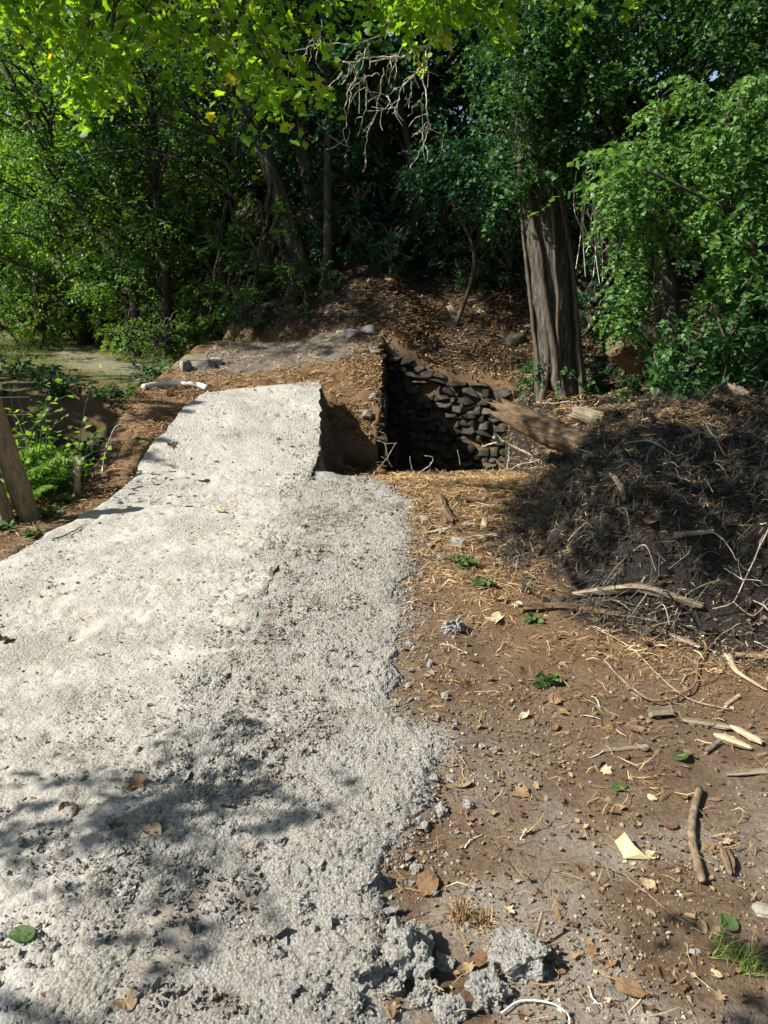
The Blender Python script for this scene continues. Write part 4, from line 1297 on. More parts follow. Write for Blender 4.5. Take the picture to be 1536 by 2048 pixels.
bx = at_y(1345, 700, 8.1)
tb = np.array((bx[0], 8.1, gz(bx[0], 8.1) - .1))
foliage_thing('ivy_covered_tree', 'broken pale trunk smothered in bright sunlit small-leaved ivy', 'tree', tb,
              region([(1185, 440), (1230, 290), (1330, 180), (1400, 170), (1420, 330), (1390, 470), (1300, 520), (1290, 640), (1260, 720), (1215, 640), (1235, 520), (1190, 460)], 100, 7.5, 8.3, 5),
              .20, 11, 9, .042, 'leaf_ivy_lit', 'ivy', ([tb, at_y(1335, 610, 8.1), at_y(1310, 450, 8.2), at_y(1325, 300, 8.3)], .15, .06), 'bark_grey', 3)
b2 = np.array((3.05, 7.0, gz(3.05, 7.0) - .1))
foliage_thing('leafy_shrub', 'glossy green shrub in front of the broken ivy trunk', 'shrub', b2,
              region([(1300, 740), (1330, 650), (1420, 600), (1536, 560), (1600, 600), (1600, 760), (1480, 790), (1340, 800)], 60, 6.8, 7.6, 6), .2, 9, 8, .06, 'leaf_ivy', 'ivy', None, seed=8)
b3 = np.array((4.2, 7.4, gz(4.2, 7.4) - .1))
foliage_thing('ivy_covered_tree', 'dark ivy-hung tree overhanging the debris mound', 'tree', b3,
              region([(1130, -150), (1650, -150), (1650, 620), (1480, 560), (1430, 330), (1440, 170), (1300, 140), (1180, 240), (1130, 120)], 190, 8.6, 10.2, 7), .32, 10, 10, .05, 'leaf_ivy', 'ivy',
              ([b3, b3 + (.1, 0, 2), b3 + (-.2, .3, 4.5), b3 + (-.6, .5, 7)], .2, .08), 'bark', 9, .8)
b5 = np.array((4.0, 7.7, gz(4.0, 7.7) - .1))
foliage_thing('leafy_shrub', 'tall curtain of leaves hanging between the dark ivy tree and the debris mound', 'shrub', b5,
              region([(1400, 250), (1480, 160), (1620, 160), (1620, 780), (1500, 740), (1420, 640), (1390, 450)], 120, 7.1, 8.0, 16), .2, 10, 9, .05, 'leaf_ivy_lit', 'ivy', None, seed=18, droop=.7)
for k, (x, y, key, sc, lb) in enumerate([(3.0, 9.6, 'bush_dark', .75, 'dark shrub between the fluted trunk and the bright ivy'), (3.7, 9.0, 'bush_dark', .9, 'dark shrub right behind the broken ivy trunk'), (2.75, 10.4, 'bush_dark', .8, 'dark shrub on the bank behind the fluted trunk'), (4.6, 9.4, 'bush_dark', 1.2, 'big dark shrub filling the thicket behind the leaf curtain'), (2.9, 8.9, 'bush_ivy', .38, 'low ivy patch at the foot of the fluted trunk'), (3.5, 8.2, 'bush_ivy', .5, 'ivy patch at the foot of the broken trunk')]):
    bush(x, y, key, sc, lb)
b4 = np.array((1.0, 11.6, gz(1.0, 11.6) - .1))
foliage_thing('sapling_tree', 'sapling with spreading dark green leaves above the stone wall', 'tree', b4,
              region([(800, 380), (860, 250), (1000, 250), (1060, 330), (1050, 480), (930, 430), (830, 440)], 70, 10.8, 12.0, 8), .28, 9, 9, .06, 'leaf_teal', 'diamond',
              ([b4, at_y(950, 520, 11.6), at_y(905, 400, 11.6), at_y(880, 260, 11.6)], .035, .015), 'bark', 10)

# ---- maple overhanging the path, rooted behind the viewer
def maple():
    base = np.array((-3.4, -2.2, gz(-3.4, -2.2) - .1))
    t = empty('maple_tree', base, 'maple with bright yellow-green lobed leaves overhanging the path', 'tree')
    g = np.random.default_rng(4)
    top = np.array((-2.6, -.6, 5.2))
    P = spline([base, base + (.1, .2, 1.8), base + (.4, .8, 3.8), top, top + (.2, .8, 2.0)], 16)
    mb = MB(); mb.add(*tube(P - base, np.linspace(.24, .09, 16), 12, True, .1, 3)); mb.obj('trunk', M['bark'], t, True)
    limbs = [[top, (-2.0, 1.6, 5.0), (-1.4, 3.4, 4.3), (-1.1, 4.6, 3.2)],
             [top, (-1.2, 1.8, 5.2), (-.3, 3.6, 4.6), (.3, 5.0, 3.6), at_y(900, -40, 5.0)],
             [top, (-.6, 1.6, 5.4), (1.0, 3.2, 5.0), (1.7, 5.2, 4.2)],
             [(-2.5, -.2, 4.9), (-4.6, .2, 4.2), (-4.4, .9, 3.2), (-3.5, 1.4, 2.7)],
             [(-2.0, 1.6, 5.0), (-2.2, 3.2, 4.3), (-2.0, 4.3, 3.3)],
             [(-2.3, .4, 5.1), (-1.9, .5, 4.0), (-1.62, .6, 2.85)]]
    LP = []
    for k, l in enumerate(limbs):
        S = spline(np.array(l, float), 18); LP.append(S)
        mb = MB(); mb.add(*tube(S - base, np.linspace(.07, .018, 18) * (.45 if k in (3, 5) else 1), 7, True, .1, k)); mb.obj('limb', M['bark'], t, True)
    LPa = np.concatenate(LP)
    # sprays of leaves: under a ragged lower outline in view, and on upwards
    vmax = lambda u: np.interp(u, [-200, 0, 60, 110, 150, 175, 215, 300, 350, 385, 430, 470, 500, 560, 600, 625, 700, 800, 880, 950, 1010, 1100], [40, 30, 10, 120, 215, 190, 170, 125, 150, 95, 90, 185, 175, 200, 190, 30, 10, 35, 40, 30, 20, -60])
    C = []
    for k in range(150):
        u = g.uniform(-150, 640) if g.random() < .72 else g.uniform(620, 1040)
        vm = float(vmax(u))
        v = vm - abs(g.normal(0, 90)) - 10
        y = g.uniform(3.9, 5.6)
        C.append(at_y(u, v, y))
    for (u, v, y) in [(150, 205, 4.4), (165, 190, 4.4), (210, 165, 4.4), (235, 140, 4.4), (355, 140, 4.6), (500, 190, 4.6), (545, 160, 4.6), (570, 190, 4.7), (590, 150, 4.7), (655, 90, 5.0), (690, 95, 5.0)]:
        C.append(at_y(u, v, y))
    for k in range(430):                                  # crown above the view, over the path
        tx = g.uniform(.85, 4.2); ty = g.uniform(3.5, 7.0); zz = g.uniform(2.95, 4.0) + max(0, ty - 5.5) * .5
        if ty < 3.9 and tx < 1.6: continue
        f = (zz - .3) / sdir.z
        C.append(np.array((tx + sdir.x * f, ty + sdir.y * f, zz)))
    for k in range(15):
        C.append(np.array((-.6, 2.0, 0)) + np.array(sdir) * (2.6 / sdir.z) + np.clip(g.normal(0, .36, 3), -.62, .62) * (1, .75, .4))
    for k in range(14):
        C.append(np.array((1.15, 1.25, 0)) + np.array(sdir) * (2.75 / sdir.z) + np.clip(g.normal(0, .18, 3), -.3, .3) * (1, 1, .4))
    for k in range(70):                                   # crown behind the viewer
        C.append(np.array((g.uniform(-4, -1), g.uniform(-3.2, -.2), g.uniform(3.6, 6.5))))
    C = np.array(C)
    sd_ = np.array(sdir); ok = np.ones(len(C), bool)
    for q_ in ((-.15, 5, 2.6), (.1, 5, 3.0), (.15, 5, 2.35), (-.35, 5, 2.9)):      # the dead limb hangs in the sun
        w_ = C - np.array(q_); tt = w_ @ sd_
        ok &= ~((tt > .25) & (np.linalg.norm(w_ - tt[:, None] * sd_, axis=1) < .42))
    C = C[ok]
    V, F, v = clump_foliage(C, g.uniform(.14, .28, len(C)), 6, 6, .050, g, 'maple', .7, .45)
    build('crown', V - base, [F], M['leaf_maple'], t, val=v)
    mb = MB()
    for j, c in enumerate(C):
        d = np.linalg.norm(LPa - c, axis=1); i = np.argmin(d + .4 * np.maximum(0, c[2] - LPa[:, 2]))
        p0 = LPa[i]
        m_ = (p0 + c) / 2 + np.array((0, 0, .15)) + g.normal(0, .06, 3)
        if d[i] < 2.2: mb.add(*tube(spline([p0, m_, c], 6) - base, np.linspace(.010, .003, 6), 4, False))
    mb.obj('twig', M['bark'], t)['kind'] = 'stuff'
    # dead limb with bare pale twigs
    def Z(x_, y_, yy=5.0): return at_y(580 + .2474 * x_, .2474 * y_, yy)
    L = [([(1310, -160), (1310, 0), (1300, 170), (1230, 220)], .030, .024), ([(1230, 220), (1100, 210), (1000, 205), (900, 215)], .020, .008),
         ([(1230, 225), (1180, 290), (1100, 390), (1000, 450), (900, 500), (780, 530), (650, 530), (540, 570), (440, 590)], .015, .005),
         ([(1110, 390), (1100, 480), (1085, 640), (1100, 800), (1110, 960), (1125, 1030), (1080, 1170), (1030, 1280), (960, 1360)], .009, .004),
         ([(1095, 490), (1020, 600), (980, 660), (900, 760), (870, 880), (850, 940), (825, 1000)], .007, .0035), ([(1000, 620), (860, 720), (780, 780)], .006, .003),
         ([(780, 780), (800, 810), (790, 900), (735, 945)], .004, .003), ([(760, 560), (730, 680), (700, 830), (640, 970), (600, 1100), (600, 1270)], .007, .0035),
         ([(600, 600), (620, 700), (615, 850), (570, 980)], .005, .003), ([(540, 590), (480, 700), (460, 800), (455, 980), (430, 1040), (455, 1150)], .006, .003),
         ([(640, 510), (800, 460), (860, 400)], .006, .003), ([(470, 360), (260, 360), (130, 420)], .006, .003), ([(260, 360), (200, 290), (150, 300)], .005, .003),
         ([(430, 570), (380, 660), (330, 765)], .005, .003), ([(850, 260), (780, 290), (640, 350), (520, 400)], .006, .003), ([(780, 290), (830, 160), (900, 100)], .005, .003),
         ([(1285, 230), (1285, 330), (1290, 420), (1270, 450)], .005, .003), ([(980, 660), (975, 760), (950, 830)], .004, .0025), ([(1090, 740), (1050, 800), (985, 845)], .004, .003),
         ([(1110, 970), (1070, 1050), (1015, 1090)], .004, .003), ([(1130, 1040), (1240, 1090), (1225, 1210)], .0035, .0025), ([(640, 350), (600, 450), (540, 520)], .005, .003),
         ([(720, 600), (640, 620), (560, 680), (500, 760), (480, 900)], .005, .003), ([(130, 420), (60, 520), (0, 500)], .004, .003), ([(930, 330), (880, 420), (850, 480)], .004, .003), ([(250, 170), (230, 280), (210, 360)], .004, .003)]
    mb = MB()
    for k, (pl, r0, r1) in enumerate(L):
        pts = np.array([Z(*q) for q in pl]); pts[:, 1] += np.linspace(0, g.normal(0, .12), len(pts))
        S = spline(pts, 3 * len(pts) + 2)
        S = S + g.normal(0, .004, S.shape)
        mb.add(*tube(S - base, np.linspace(r0 * .6, r1 * .5, len(S)), 6, True, .12, k))
        for q in range(len(S) // 3):                   # side twiglets
            i = g.integers(1, len(S)); d = g.normal(0, .6, 3) + np.array((-.2, 0, -.7)); d /= np.linalg.norm(d)
            ln = g.uniform(.04, .16)
            mb.add(*tube(spline([S[i], S[i] + d * ln * .5 + g.normal(0, .012, 3), S[i] + d * ln], 5) - base, np.linspace(r1 * .55, .0012, 5), 4, False))
    do = mb.obj('dead_limb', M['twig_pale'], t)
    do['label'] = 'bare dead limb with pale hanging twigs'
maple()

# ------------------------------------------------------------------ fence, stake, hose
def fence_bits():
    a = at_y(62, 1005, 5.35)
    p0 = np.array((a[0], 5.35, gz(a[0], 5.35) - .12)); p1 = at_y(-22, 800, 5.3)
    V, F3, F4 = tube(spline([p0, p1], 12), .074, 12, True, .07, 3)
    mb = MB(); mb.add(V, F3, F4)
    tag(mb.obj('fence_post', M['post'], None, False, origin=p0), 'thick weathered wooden fence post leaning beside the path', 'post')
    a = at_y(22, 1015, 5.25); p0 = np.array((a[0], 5.25, gz(a[0], 5.25) - .12)); p1 = at_y(-60, 850, 5.2)
    mb = MB(); mb.add(*tube(spline([p0, p1], 8), .055, 9, True, .08, 6))
    tag(mb.obj('fence_post', M['post'], None, False, origin=p0), 'shorter split wooden post propped against the thick leaning post', 'post')
    f = empty('wire_fence', (-3.0, 5.9, 0), 'rusty wire mesh fence among ferns behind the leaning post', 'fence')
    O = np.array((-3.0, 5.9, 0))
    for u in (8, 28, 46, 62):
        q0 = at_y(u - 30, 760, 5.9); q1 = at_y(u + 5, 960, 5.9)
        mb = MB(); mb.add(*tube(spline([q0, q1], 6) - O, .0014, 4, False)); mb.obj('wire', M['wire'], f)
    for v in (760, 790, 825, 865):
        q0 = at_y(-120, v, 5.9); q1 = at_y(60, v + 4, 5.9)
        mb = MB(); mb.add(*tube(spline([q0, (q0 + q1) / 2 + (0, 0, -.01), q1], 8) - O, .0014, 4, False)); mb.obj('wire', M['wire'], f)
    # stake
    b = G(152, 984); tpt = at_y(155, 912, b[1]); b[2] -= .08
    V = []
    for p, s in ((b, .021), (tpt, .020)):
        for dx, dy in ((-1, -1), (1, -1), (1, 1), (-1, 1)): V.append(p + np.array((dx * s, dy * s * .8, 0)) - b)
    V[5] = V[5] + np.array((0, 0, .012))
    tag(build('wooden_stake', V, [np.array([(0, 1, 5, 4), (1, 2, 6, 5), (2, 3, 7, 6), (3, 0, 4, 7), (4, 5, 6, 7), (3, 2, 1, 0)])], M['stake'], loc=b), 'thin pale sawn stake standing at the ditch edge', 'stake')
    # pale hose
    pts = []
    for (u, v, y, dz) in [(290, 812, 8.35, .0), (296, 800, 8.4, .03), (315, 784, 8.5, .0), (350, 775, 8.6, 0), (390, 777, 8.5, 0), (415, 786, 8.35, 0)]:
        q_ = at_y(u, v, y) + (0, 0, dz); q_[2] = max(q_[2], gz(q_[0], y) + .045); pts.append(q_)
    mb = MB(); mb.add(*tube(spline(pts, 30), .030, 10, True))
    tag(mb.obj('plastic_pipe', M['hose'], None, True, origin=pts[0]), 'pale plastic pipe arching over stones beside the ramp lip', 'pipe')
    for k, (u, v, y, s, lb) in enumerate([(302, 812, 8.3, (.16, .12, .07), 'grey flat stone under the bent end of the pale pipe'), (345, 792, 8.6, (.17, .1, .06), 'grey stone under the arch of the pale pipe'), (1032, 690, 11.0, (.17, .13, .14), 'square grey stone poking out of the bank beside the ivy trunk'),
                                          (660, 602, 12.6, (.14, .12, .11), 'yellowish lichen-covered stone on the bank behind the bridge')]):
        p = at_y(u, v, y); LV, LF = hull_stone(130 + k, 18); LV = LV * s
        z_ = p[2] if k < 2 else gz(p[0], y)
        z_ = min(z_, gz(p[0], y) + s[2] * .5)
        tag(build('stone', LV, [LF], M['stone_pale' if k != 2 else 'stone'], loc=(p[0], y, z_)), lb, 'stone')
fence_bits()

# ferns and weeds ----------------------------------------------------
def weed(p, label, cat, n, h, size, mat, tpl='oval', group=None, seed=1, name='weed_plant', spread=.7):
    t = empty(name, p, label, cat, group)
    g = np.random.default_rng(seed)
    a = g.uniform(0, 6.28, n)
    d = np.stack([np.cos(a) * spread, np.sin(a) * spread, np.full(n, 1.0)], -1) + g.normal(0, .25, (n, 3))
    b = g.normal(0, h * .12, (n, 3)) * (1, 1, 0)
    ln = h * g.uniform(.55, 1.1, n)
    V, F, v = spray_leaves(b, d, ln, 8, size, g, tpl, .45)
    build('leaves', V, [F], M[mat], t, val=v)
    mb = MB()
    dn = d / np.linalg.norm(d, axis=1)[:, None]
    for k in range(n):
        s_ = np.linspace(0, 1, 5)[:, None]
        Pp = b[k] + dn[k] * s_ * ln[k]; Pp[:, 2] -= .45 * s_[:, 0] ** 2 * ln[k]
        mb.add(*tube(Pp, np.linspace(.004, .0015, 5), 4, False))
    mb.obj('stem', M['leaf_weed'], t)
    return t

GD = 'leafy weeds covering the shaded left ditch'
_g = np.random.default_rng(303)
for k in range(64):
    x = _g.uniform(-5.8, -2.95); y = _g.uniform(7.0, 11.2)
    weed((x, y, gz(x, y) - .02), ('tall ' if k % 3 == 0 else 'low ') + 'leafy weed in the shaded ditch ' + ('below the lane' if y > 9.2 else 'left of the ramp'), 'weed', 18, (.75 if k % 3 == 0 else .45), .075, 'leaf_weed' if k % 2 else 'leaf_teal', 'diamond', GD, 500 + k, 'ditch_weed', .8)

def fern(p, label, seed, n=9, L=.5, group=None):
    t = empty('fern_plant', p, label, 'fern', group)
    g = np.random.default_rng(seed)
    for k in range(n):
        a = 6.28 * k / n + g.normal(0, .2)
        d = np.array((math.cos(a), math.sin(a), 0)); l = L * g.uniform(.7, 1.15)
        m_ = 26; s_ = np.linspace(0, 1, m_)
        Pp = d[None] * (s_ * l * .75)[:, None] + np.array((0, 0, 1.0)) * (l * (1.15 * s_ - .75 * s_ ** 2.2))[:, None]
        side = np.array((-d[1], d[0], 0)); c_ = 2 * (m_ - 2)
        B = np.repeat(Pp[2:], 2, 0); sg = np.tile([1, -1], m_ - 2)
        D = side[None] * sg[:, None] + d[None] * .35 + g.normal(0, .1, (c_, 3)) - np.array((0, 0, .25))
        Sz = np.repeat(l * .26 * np.sin(np.pi * (.12 + .88 * s_[2:]) ** .8) + .01, 2)
        V, F, v = leaves(B, D, np.tile((0, 0, 1.0), (c_, 1)) + g.normal(0, .2, (c_, 3)), Sz, 'blade', np.clip(g.normal(.6, .15, c_), 0, 1))
        build('frond', V, [F], M['leaf_light' if seed % 2 else 'leaf_weed'], t, val=v)
for k, (u, v, y, L, lb) in enumerate([(15, 860, 5.9, .55, 'bright green fern behind the thick leaning fence post'), (75, 930, 6.0, .42, 'green fern arching beside the wooden stake and post'), (40, 965, 5.6, .35, 'small fern at the foot of the thick leaning post'), (-20, 800, 6.2, .6, 'tall fern growing through the wire mesh fence')]):
    p = at_y(u, v, y); z = gz(p[0], y)
    fern((p[0], y, z - .02), lb, 2 * k + 1, 10, L * 1.05)
for k, (x, y, h, lb) in enumerate([(-2.92, 5.8, 1.7, 'tall bright green leafy plant growing through the wire fence'), (-2.80, 6.1, 1.1, 'bright leafy plant right behind the leaning post'), (-2.74, 6.35, .6, 'leafy plant between the leaning post and the stake'), (-3.3, 6.6, .6, 'leafy plant on the ditch slope behind the wire fence')]):
    weed((x, y, gz(x, y) - .02), lb, 'plant', 24, h, .06, 'leaf_light', 'diamond', None, 80 + k, 'leafy_plant', .45)
for k, (u, v, h) in enumerate([(40, 1040, .12), (95, 1030, .12), (10, 1060, .12), (130, 1005, .14), (60, 1075, .09), (15, 1015, .2), (110, 975, .2), (170, 960, .14)]):
    p = G(u, v)
    weed(p, 'low green weed between the fence posts and the path', 'weed', 9, h, .04, 'leaf_weed', 'oval', 'low weeds left of the path', 40 + k)
weed(G(930, 1135), 'bushy green weed on the soil below the pale split wood', 'weed', 12, .13, .035, 'leaf_weed', seed=51)
weed(G(965, 1175), 'green round-leaved weed beside the brown soil bank', 'weed', 9, .09, .045, 'leaf_weed', seed=52)
weed(G(1095, 1365), 'small dull green weed among the wood chips', 'weed', 8, .07, .035, 'leaf_weed', seed=53)
weed(G(1065, 1245), 'tiny weed with upright leaves below the brown rotten plank', 'weed', 4, .07, .04, 'leaf_weed', seed=54)

def tuft(p, label, n, L, mat, seed, spread=.6, group=None):
    g = np.random.default_rng(seed)
    a = g.uniform(0, 6.28, n); ti = np.abs(g.normal(0, spread, n))
    d = np.stack([np.cos(a) * np.sin(ti), np.sin(a) * np.sin(ti), np.cos(ti)], -1)
    sd = np.stack([-np.sin(a), np.cos(a), np.zeros(n)], -1)
    b = g.normal(0, L * .18, (n, 3)) * (1, 1, 0); ln = L * g.uniform(.5, 1.1, n)
    rows = []
    for t, w in ((0, 1), (.5, .8), (1, .15)):
        p_ = b + d * (ln * t)[:, None]; p_[:, 2] -= ln * t * t * .3
        rows += [p_ - sd * .0016 * w, p_ + sd * .0016 * w]
    V = np.stack(rows, 1).reshape(-1, 3); q = (np.arange(n) * 6)[:, None]
    F = np.concatenate([q + np.array((0, 1, 3, 2)), q + np.array((2, 3, 5, 4))], 1).reshape(-1, 4)
    return tag(build('grass_tuft', V, [F], M[mat], val=np.repeat(np.clip(g.normal(.7, .2, n), 0, 1), 2), loc=p), label, 'grass tuft', group)
tuft(G(920, 1835), 'dry straw-coloured grass tuft on the bare soil', 140, .07, 'straw', 3, .9)
tuft(G(965, 1845), 'flattened dark dry grass tuft beside the straw-coloured one', 80, .06, 'straw', 4, 1.3)
tuft(G(1490, 1930), 'green grass tuft in the shade at the soil edge', 120, .10, 'grass', 5, 1.0)
tuft(G(1440, 1900), 'thin green grass tuft beside the bigger shaded one', 60, .08, 'grass', 6, 1.2)

# grass of the lane
def lane_grass():
    def dens(x, y): return (x < -2.9) * (1 - .85 * ss(.8, .4, np.abs(x - np.interp(y, [10.3, 11.5, 13, 16, 19], [-2.4, -3.4, -4.7, -6.4, -7.3])))) * (y < ytoe(x) + .5) * ((y > 10.2) | (y < 6.0)) * np.clip(.5 + 1.2 * fbm(x, y, .8, 3), .05, 1)
    x, y = sample(60000, -9.5, -2.8, 4.6, 22, dens, 61)
    g = np.random.default_rng(4)
    z = terr(x, y) + .02
    V, F, v = strips(x, y, g.uniform(.06, .2, len(x)), g.uniform(.003, .007, len(x)), .03, 8, z, .75)
    tag(build('lane_grass', V, [F], M['grass'], val=v), 'short grass of the shady lane beyond the ditch', 'grass', kind='stuff')
lane_grass()

# ------------------------------------------------------------------ dead wood
def wood(pts, r, mat, label, cat, name, n=10, flat=1.0, rough=.18, ragged=.25, seed=1, group=None, ends=(1, 1), nseg=None, smooth=False):
    """a piece of wood along the points: rough, flattened, with ragged ends; object X axis along the grain"""
    pts = np.asarray(pts, float)
    S = spline(pts, nseg or max(6, 4 * len(pts)))
    o0 = S[0].copy(); ax = S[-1] - S[0]; L = np.linalg.norm(ax); ax /= L
    g = np.random.default_rng(seed)
    up = np.array((0, 0, 1.0)) if abs(ax[2]) < .9 else np.array((0, 1.0, 0))
    yv = np.cross(up, ax); yv /= np.linalg.norm(yv); zv = np.cross(ax, yv)
    Rm = np.stack([ax, yv, zv], 0)
    S = (S - o0) @ Rm.T
    rr = np.interp(np.linspace(0, 1, len(S)), np.linspace(0, 1, len(np.atleast_1d(r))), np.atleast_1d(r))
    V, F3, F4 = tube(S, rr, n, True)
    prof = 1 + rough * g.normal(size=n)
    m = len(S)
    for i in range(m):
        ring = V[i * n:(i + 1) * n]
        pf = prof * (1 + rough * .35 * g.normal(size=n))
        ring[:] = S[i] + (ring - S[i]) * pf[:, None]
        ring[:, 2] = S[i][2] + (ring[:, 2] - S[i][2]) * flat
    for e, k in ((0, -1), (m - 1, 1)):
        V[e * n:(e + 1) * n, 0] += k * ragged * np.abs(g.normal(size=n)) * rr[e] * 2
    V[m * n, 0] += ragged * rr[0] * 1.2; V[m * n + 1, 0] -= ragged * rr[-1] * 1.2
    o = build(name, V, [F3, F4], M[mat], smooth=smooth)
    from mathutils import Matrix
    o.matrix_world = Matrix(((ax[0], yv[0], zv[0], o0[0]), (ax[1], yv[1], zv[1], o0[1]), (ax[2], yv[2], zv[2], o0[2]), (0, 0, 0, 1)))
    return tag(o, label, cat, group)

def gpts(px, lift=0.0):
    return np.array([G(u, v) + (0, 0, lift) for u, v in px])

wood([at_y(1175, 895, 6.55), at_y(1100, 868, 6.9), at_y(1012, 825, 7.3)], [.115, .125, .10], 'rotten', 'thick rotten log jutting over the ditch from the debris mound', 'log', 'rotten_log', 28, .9, .07, .45, 3, nseg=22, smooth=True)
wood([at_y(1250, 858, 7.6), at_y(1150, 825, 7.9)], [.075, .07], 'wood_grey', 'smaller grey log lying behind the thick rotten log', 'log', 'fallen_log', 20, 1, .04, .15, 4, nseg=12, smooth=True)
wood([at_y(1545, 822, 6.6), at_y(1435, 765, 7.0)], [.07, .055], 'wood_grey', 'grey pole slanting out of the green shrub', 'log', 'fallen_log', 16, 1, .05, .2, 5, nseg=10, smooth=True)
wood([at_y(1235, 690, 8.3), at_y(1275, 720, 8.5)], [.13, .15], 'rotten', 'sawn log end lying at the foot of the ivy trees', 'log', 'log_end', 20, 1, .06, .15, 6, nseg=8, smooth=True)
wood([at_y(945, 695, 11.3), at_y(920, 655, 11.7), at_y(903, 618, 12.0)], [.06, .085, .06], 'wood_grey', 'grey weathered board lying on the leafy bank', 'wood', 'weathered_board', 9, .6, .15, .4, 7)
wood(gpts([(1045, 1222), (1130, 1218), (1235, 1235)], .02), [.028, .035, .024], 'rotten', 'reddish brown rotten plank lying at the foot of the mound', 'wood', 'rotten_plank', 10, .6, .15, .4, 8)
wood(gpts([(1150, 1200), (1215, 1192), (1290, 1190), (1400, 1225)], .035), [.02, .03, .03, .02], 'wood_grey', 'long bent root lying behind the reddish rotten plank', 'wood', 'old_root', 9, .7, .2, .3, 9)
wood(gpts([(1398, 1585), (1385, 1640), (1384, 1690), (1398, 1745), (1405, 1770)], .012), [.012, .013, .014, .013, .011], 'twig_brown', 'curved bare stick lying alone on the soil', 'stick', 'curved_stick', 9, 1, .06, .2, 10, smooth=True)
wood(gpts([(1342, 1275), (1398, 1300)], .015), [.010, .018, .016, .009], 'wood_grey', 'short grey board end among twigs below the mound', 'wood', 'wood_piece', 12, .5, .18, .4, 11, nseg=9)
wood(gpts([(1365, 1445), (1470, 1462)], .012), [.010, .019, .017, .020, .008], 'wood_grey', 'flat tan bark slab beside the dark wood block', 'wood', 'bark_slab', 14, .35, .2, .5, 12, nseg=10)
wood(gpts([(1432, 1478), (1495, 1502)], .016), [.010, .017, .019, .015, .008], 'wood_pale', 'pale weathered wood chunk leaning on a bark slab', 'wood', 'wood_chunk', 14, .7, .18, .4, 13, nseg=9)
wood(gpts([(1465, 1462), (1520, 1492)], .02), [.008, .018, .015, .018, .010], 'wood_pale', 'pale wood chunk lying behind its twin near the tan slab', 'wood', 'wood_chunk', 14, .7, .18, .4, 14, nseg=9)
wood(gpts([(1204, 1504), (1290, 1497)], .008), [.011, .012], 'wood_grey', 'straight grey stick beside an orange leaf', 'stick', 'short_stick', 8, .7, .1, .2, 15)
wood(gpts([(1410, 1508), (1438, 1486)], .008), [.009, .009], 'wood_grey', 'short round stick touching the pale wood chunk', 'stick', 'short_stick', 8, 1, .08, .1, 16)
wood(gpts([(1455, 1320), (1470, 1350), (1525, 1385)], .02), [.018, .014, .008], 'wood_pale', 'white split splinter below the dark hollow of the mound', 'wood', 'wood_splinter', 7, .5, .2, .5, 17)
wood(gpts([(1470, 1318), (1545, 1322)], .02), [.012, .012], 'twig_brown', 'dark straight stick behind the white splinter', 'stick', 'dark_stick', 8, 1, .08, .1, 18)
wood(gpts([(1450, 1415), (1478, 1395)], .008), [.008, .008], 'wood_pale', 'small round stick between the white splinter and bark slab', 'stick', 'short_stick', 8, 1, .08, .1, 19)
wood(gpts([(1455, 1552), (1545, 1545)], .008), [.009, .017, .015, .018], 'wood_grey', 'grey flat board half sunk in the soil', 'wood', 'grey_board', 12, .3, .18, .4, 20, nseg=9)
wood(gpts([(1445, 1705), (1460, 1750)], .012), [.009, .018, .016, .010], 'rotten', 'ragged bark piece lying right of the curved stick', 'wood', 'bark_piece', 13, .5, .25, .6, 21, nseg=9)
wood(gpts([(1300, 1435), (1340, 1432)], .022), [.026, .026], 'wood_grey', 'dark square wood block casting a deep shadow', 'wood', 'wood_block', 4, 1, .05, .05, 22)
wood(gpts([(880, 1000), (888, 1030), (905, 1048)], .03), [.03, .04, .03], 'rotten', 'curled strip of brown bark at the gravel edge', 'wood', 'bark_curl', 8, .7, .3, .5, 23)
wood(gpts([(950, 1082), (1000, 1075)], .02), [.03, .022], 'wood_pale', 'pale split wood lying on straw beside the mound', 'wood', 'split_wood', 9, .6, .2, .5, 24)
wood(np.array([G(968, 1058) + (0, 0, .02), G(968, 1058) + (.02, .05, .10)]), [.028, .010], 'wood_pale', 'upright whitish wood shard standing on the pale split wood', 'wood', 'wood_shard', 7, .35, .15, .5, 25)
wood(gpts([(850, 1070), (895, 1060)], .015), [.02, .022], 'wood_pale', 'flat whitish slab at the end of the gravel', 'wood', 'pale_slab', 7, .4, .15, .4, 26)
wood(gpts([(858, 1100), (882, 1078)], .015), [.013, .012], 'wood_grey', 'thin brown splinter beside the flat whitish slab', 'wood', 'wood_splinter', 6, .5, .15, .4, 27)
wood(gpts([(1222, 962), (1240, 985), (1248, 1015)], .04), [.014, .016, .010], 'wood_grey', 'short curved grey stick on the dark mound', 'stick', 'curved_stick', 8, 1, .1, .2, 28)
wood(gpts([(1350, 1085), (1420, 1078)], .04), [.018, .012], 'wood_grey', 'knobbly grey stick across the dark mound', 'stick', 'knobbly_stick', 7, 1, .2, .3, 29)

def twig_thing(name, pls, r0, r1, mat, label, cat='branch', group=None, seed=0, side=0):
    g = np.random.default_rng(seed); mb = MB(); o0 = np.asarray(pls[0][0], float)
    for k, pl in enumerate(pls):
        pl = np.asarray(pl, float)
        S = spline(pl, 4 * len(pl)); S = S + g.normal(0, r0 * .35, S.shape)
        f = 1.0 if k == 0 else .65
        mb.add(*tube(S, np.linspace(r0 * f, r1 * f, len(S)), 6, True, .12, k))
        for q in range(side):
            i = g.integers(1, len(S)); d = g.normal(size=3); d[2] = abs(d[2]) * .7; d /= np.linalg.norm(d); ln = g.uniform(.05, .14)
            mb.add(*tube(spline([S[i], S[i] + d * ln * .5 + g.normal(0, .01, 3), S[i] + d * ln], 5), np.linspace(r1 * .7, .002, 5), 4, False))
    return tag(mb.obj(name, M[mat], None, True, origin=o0), label, cat, group)

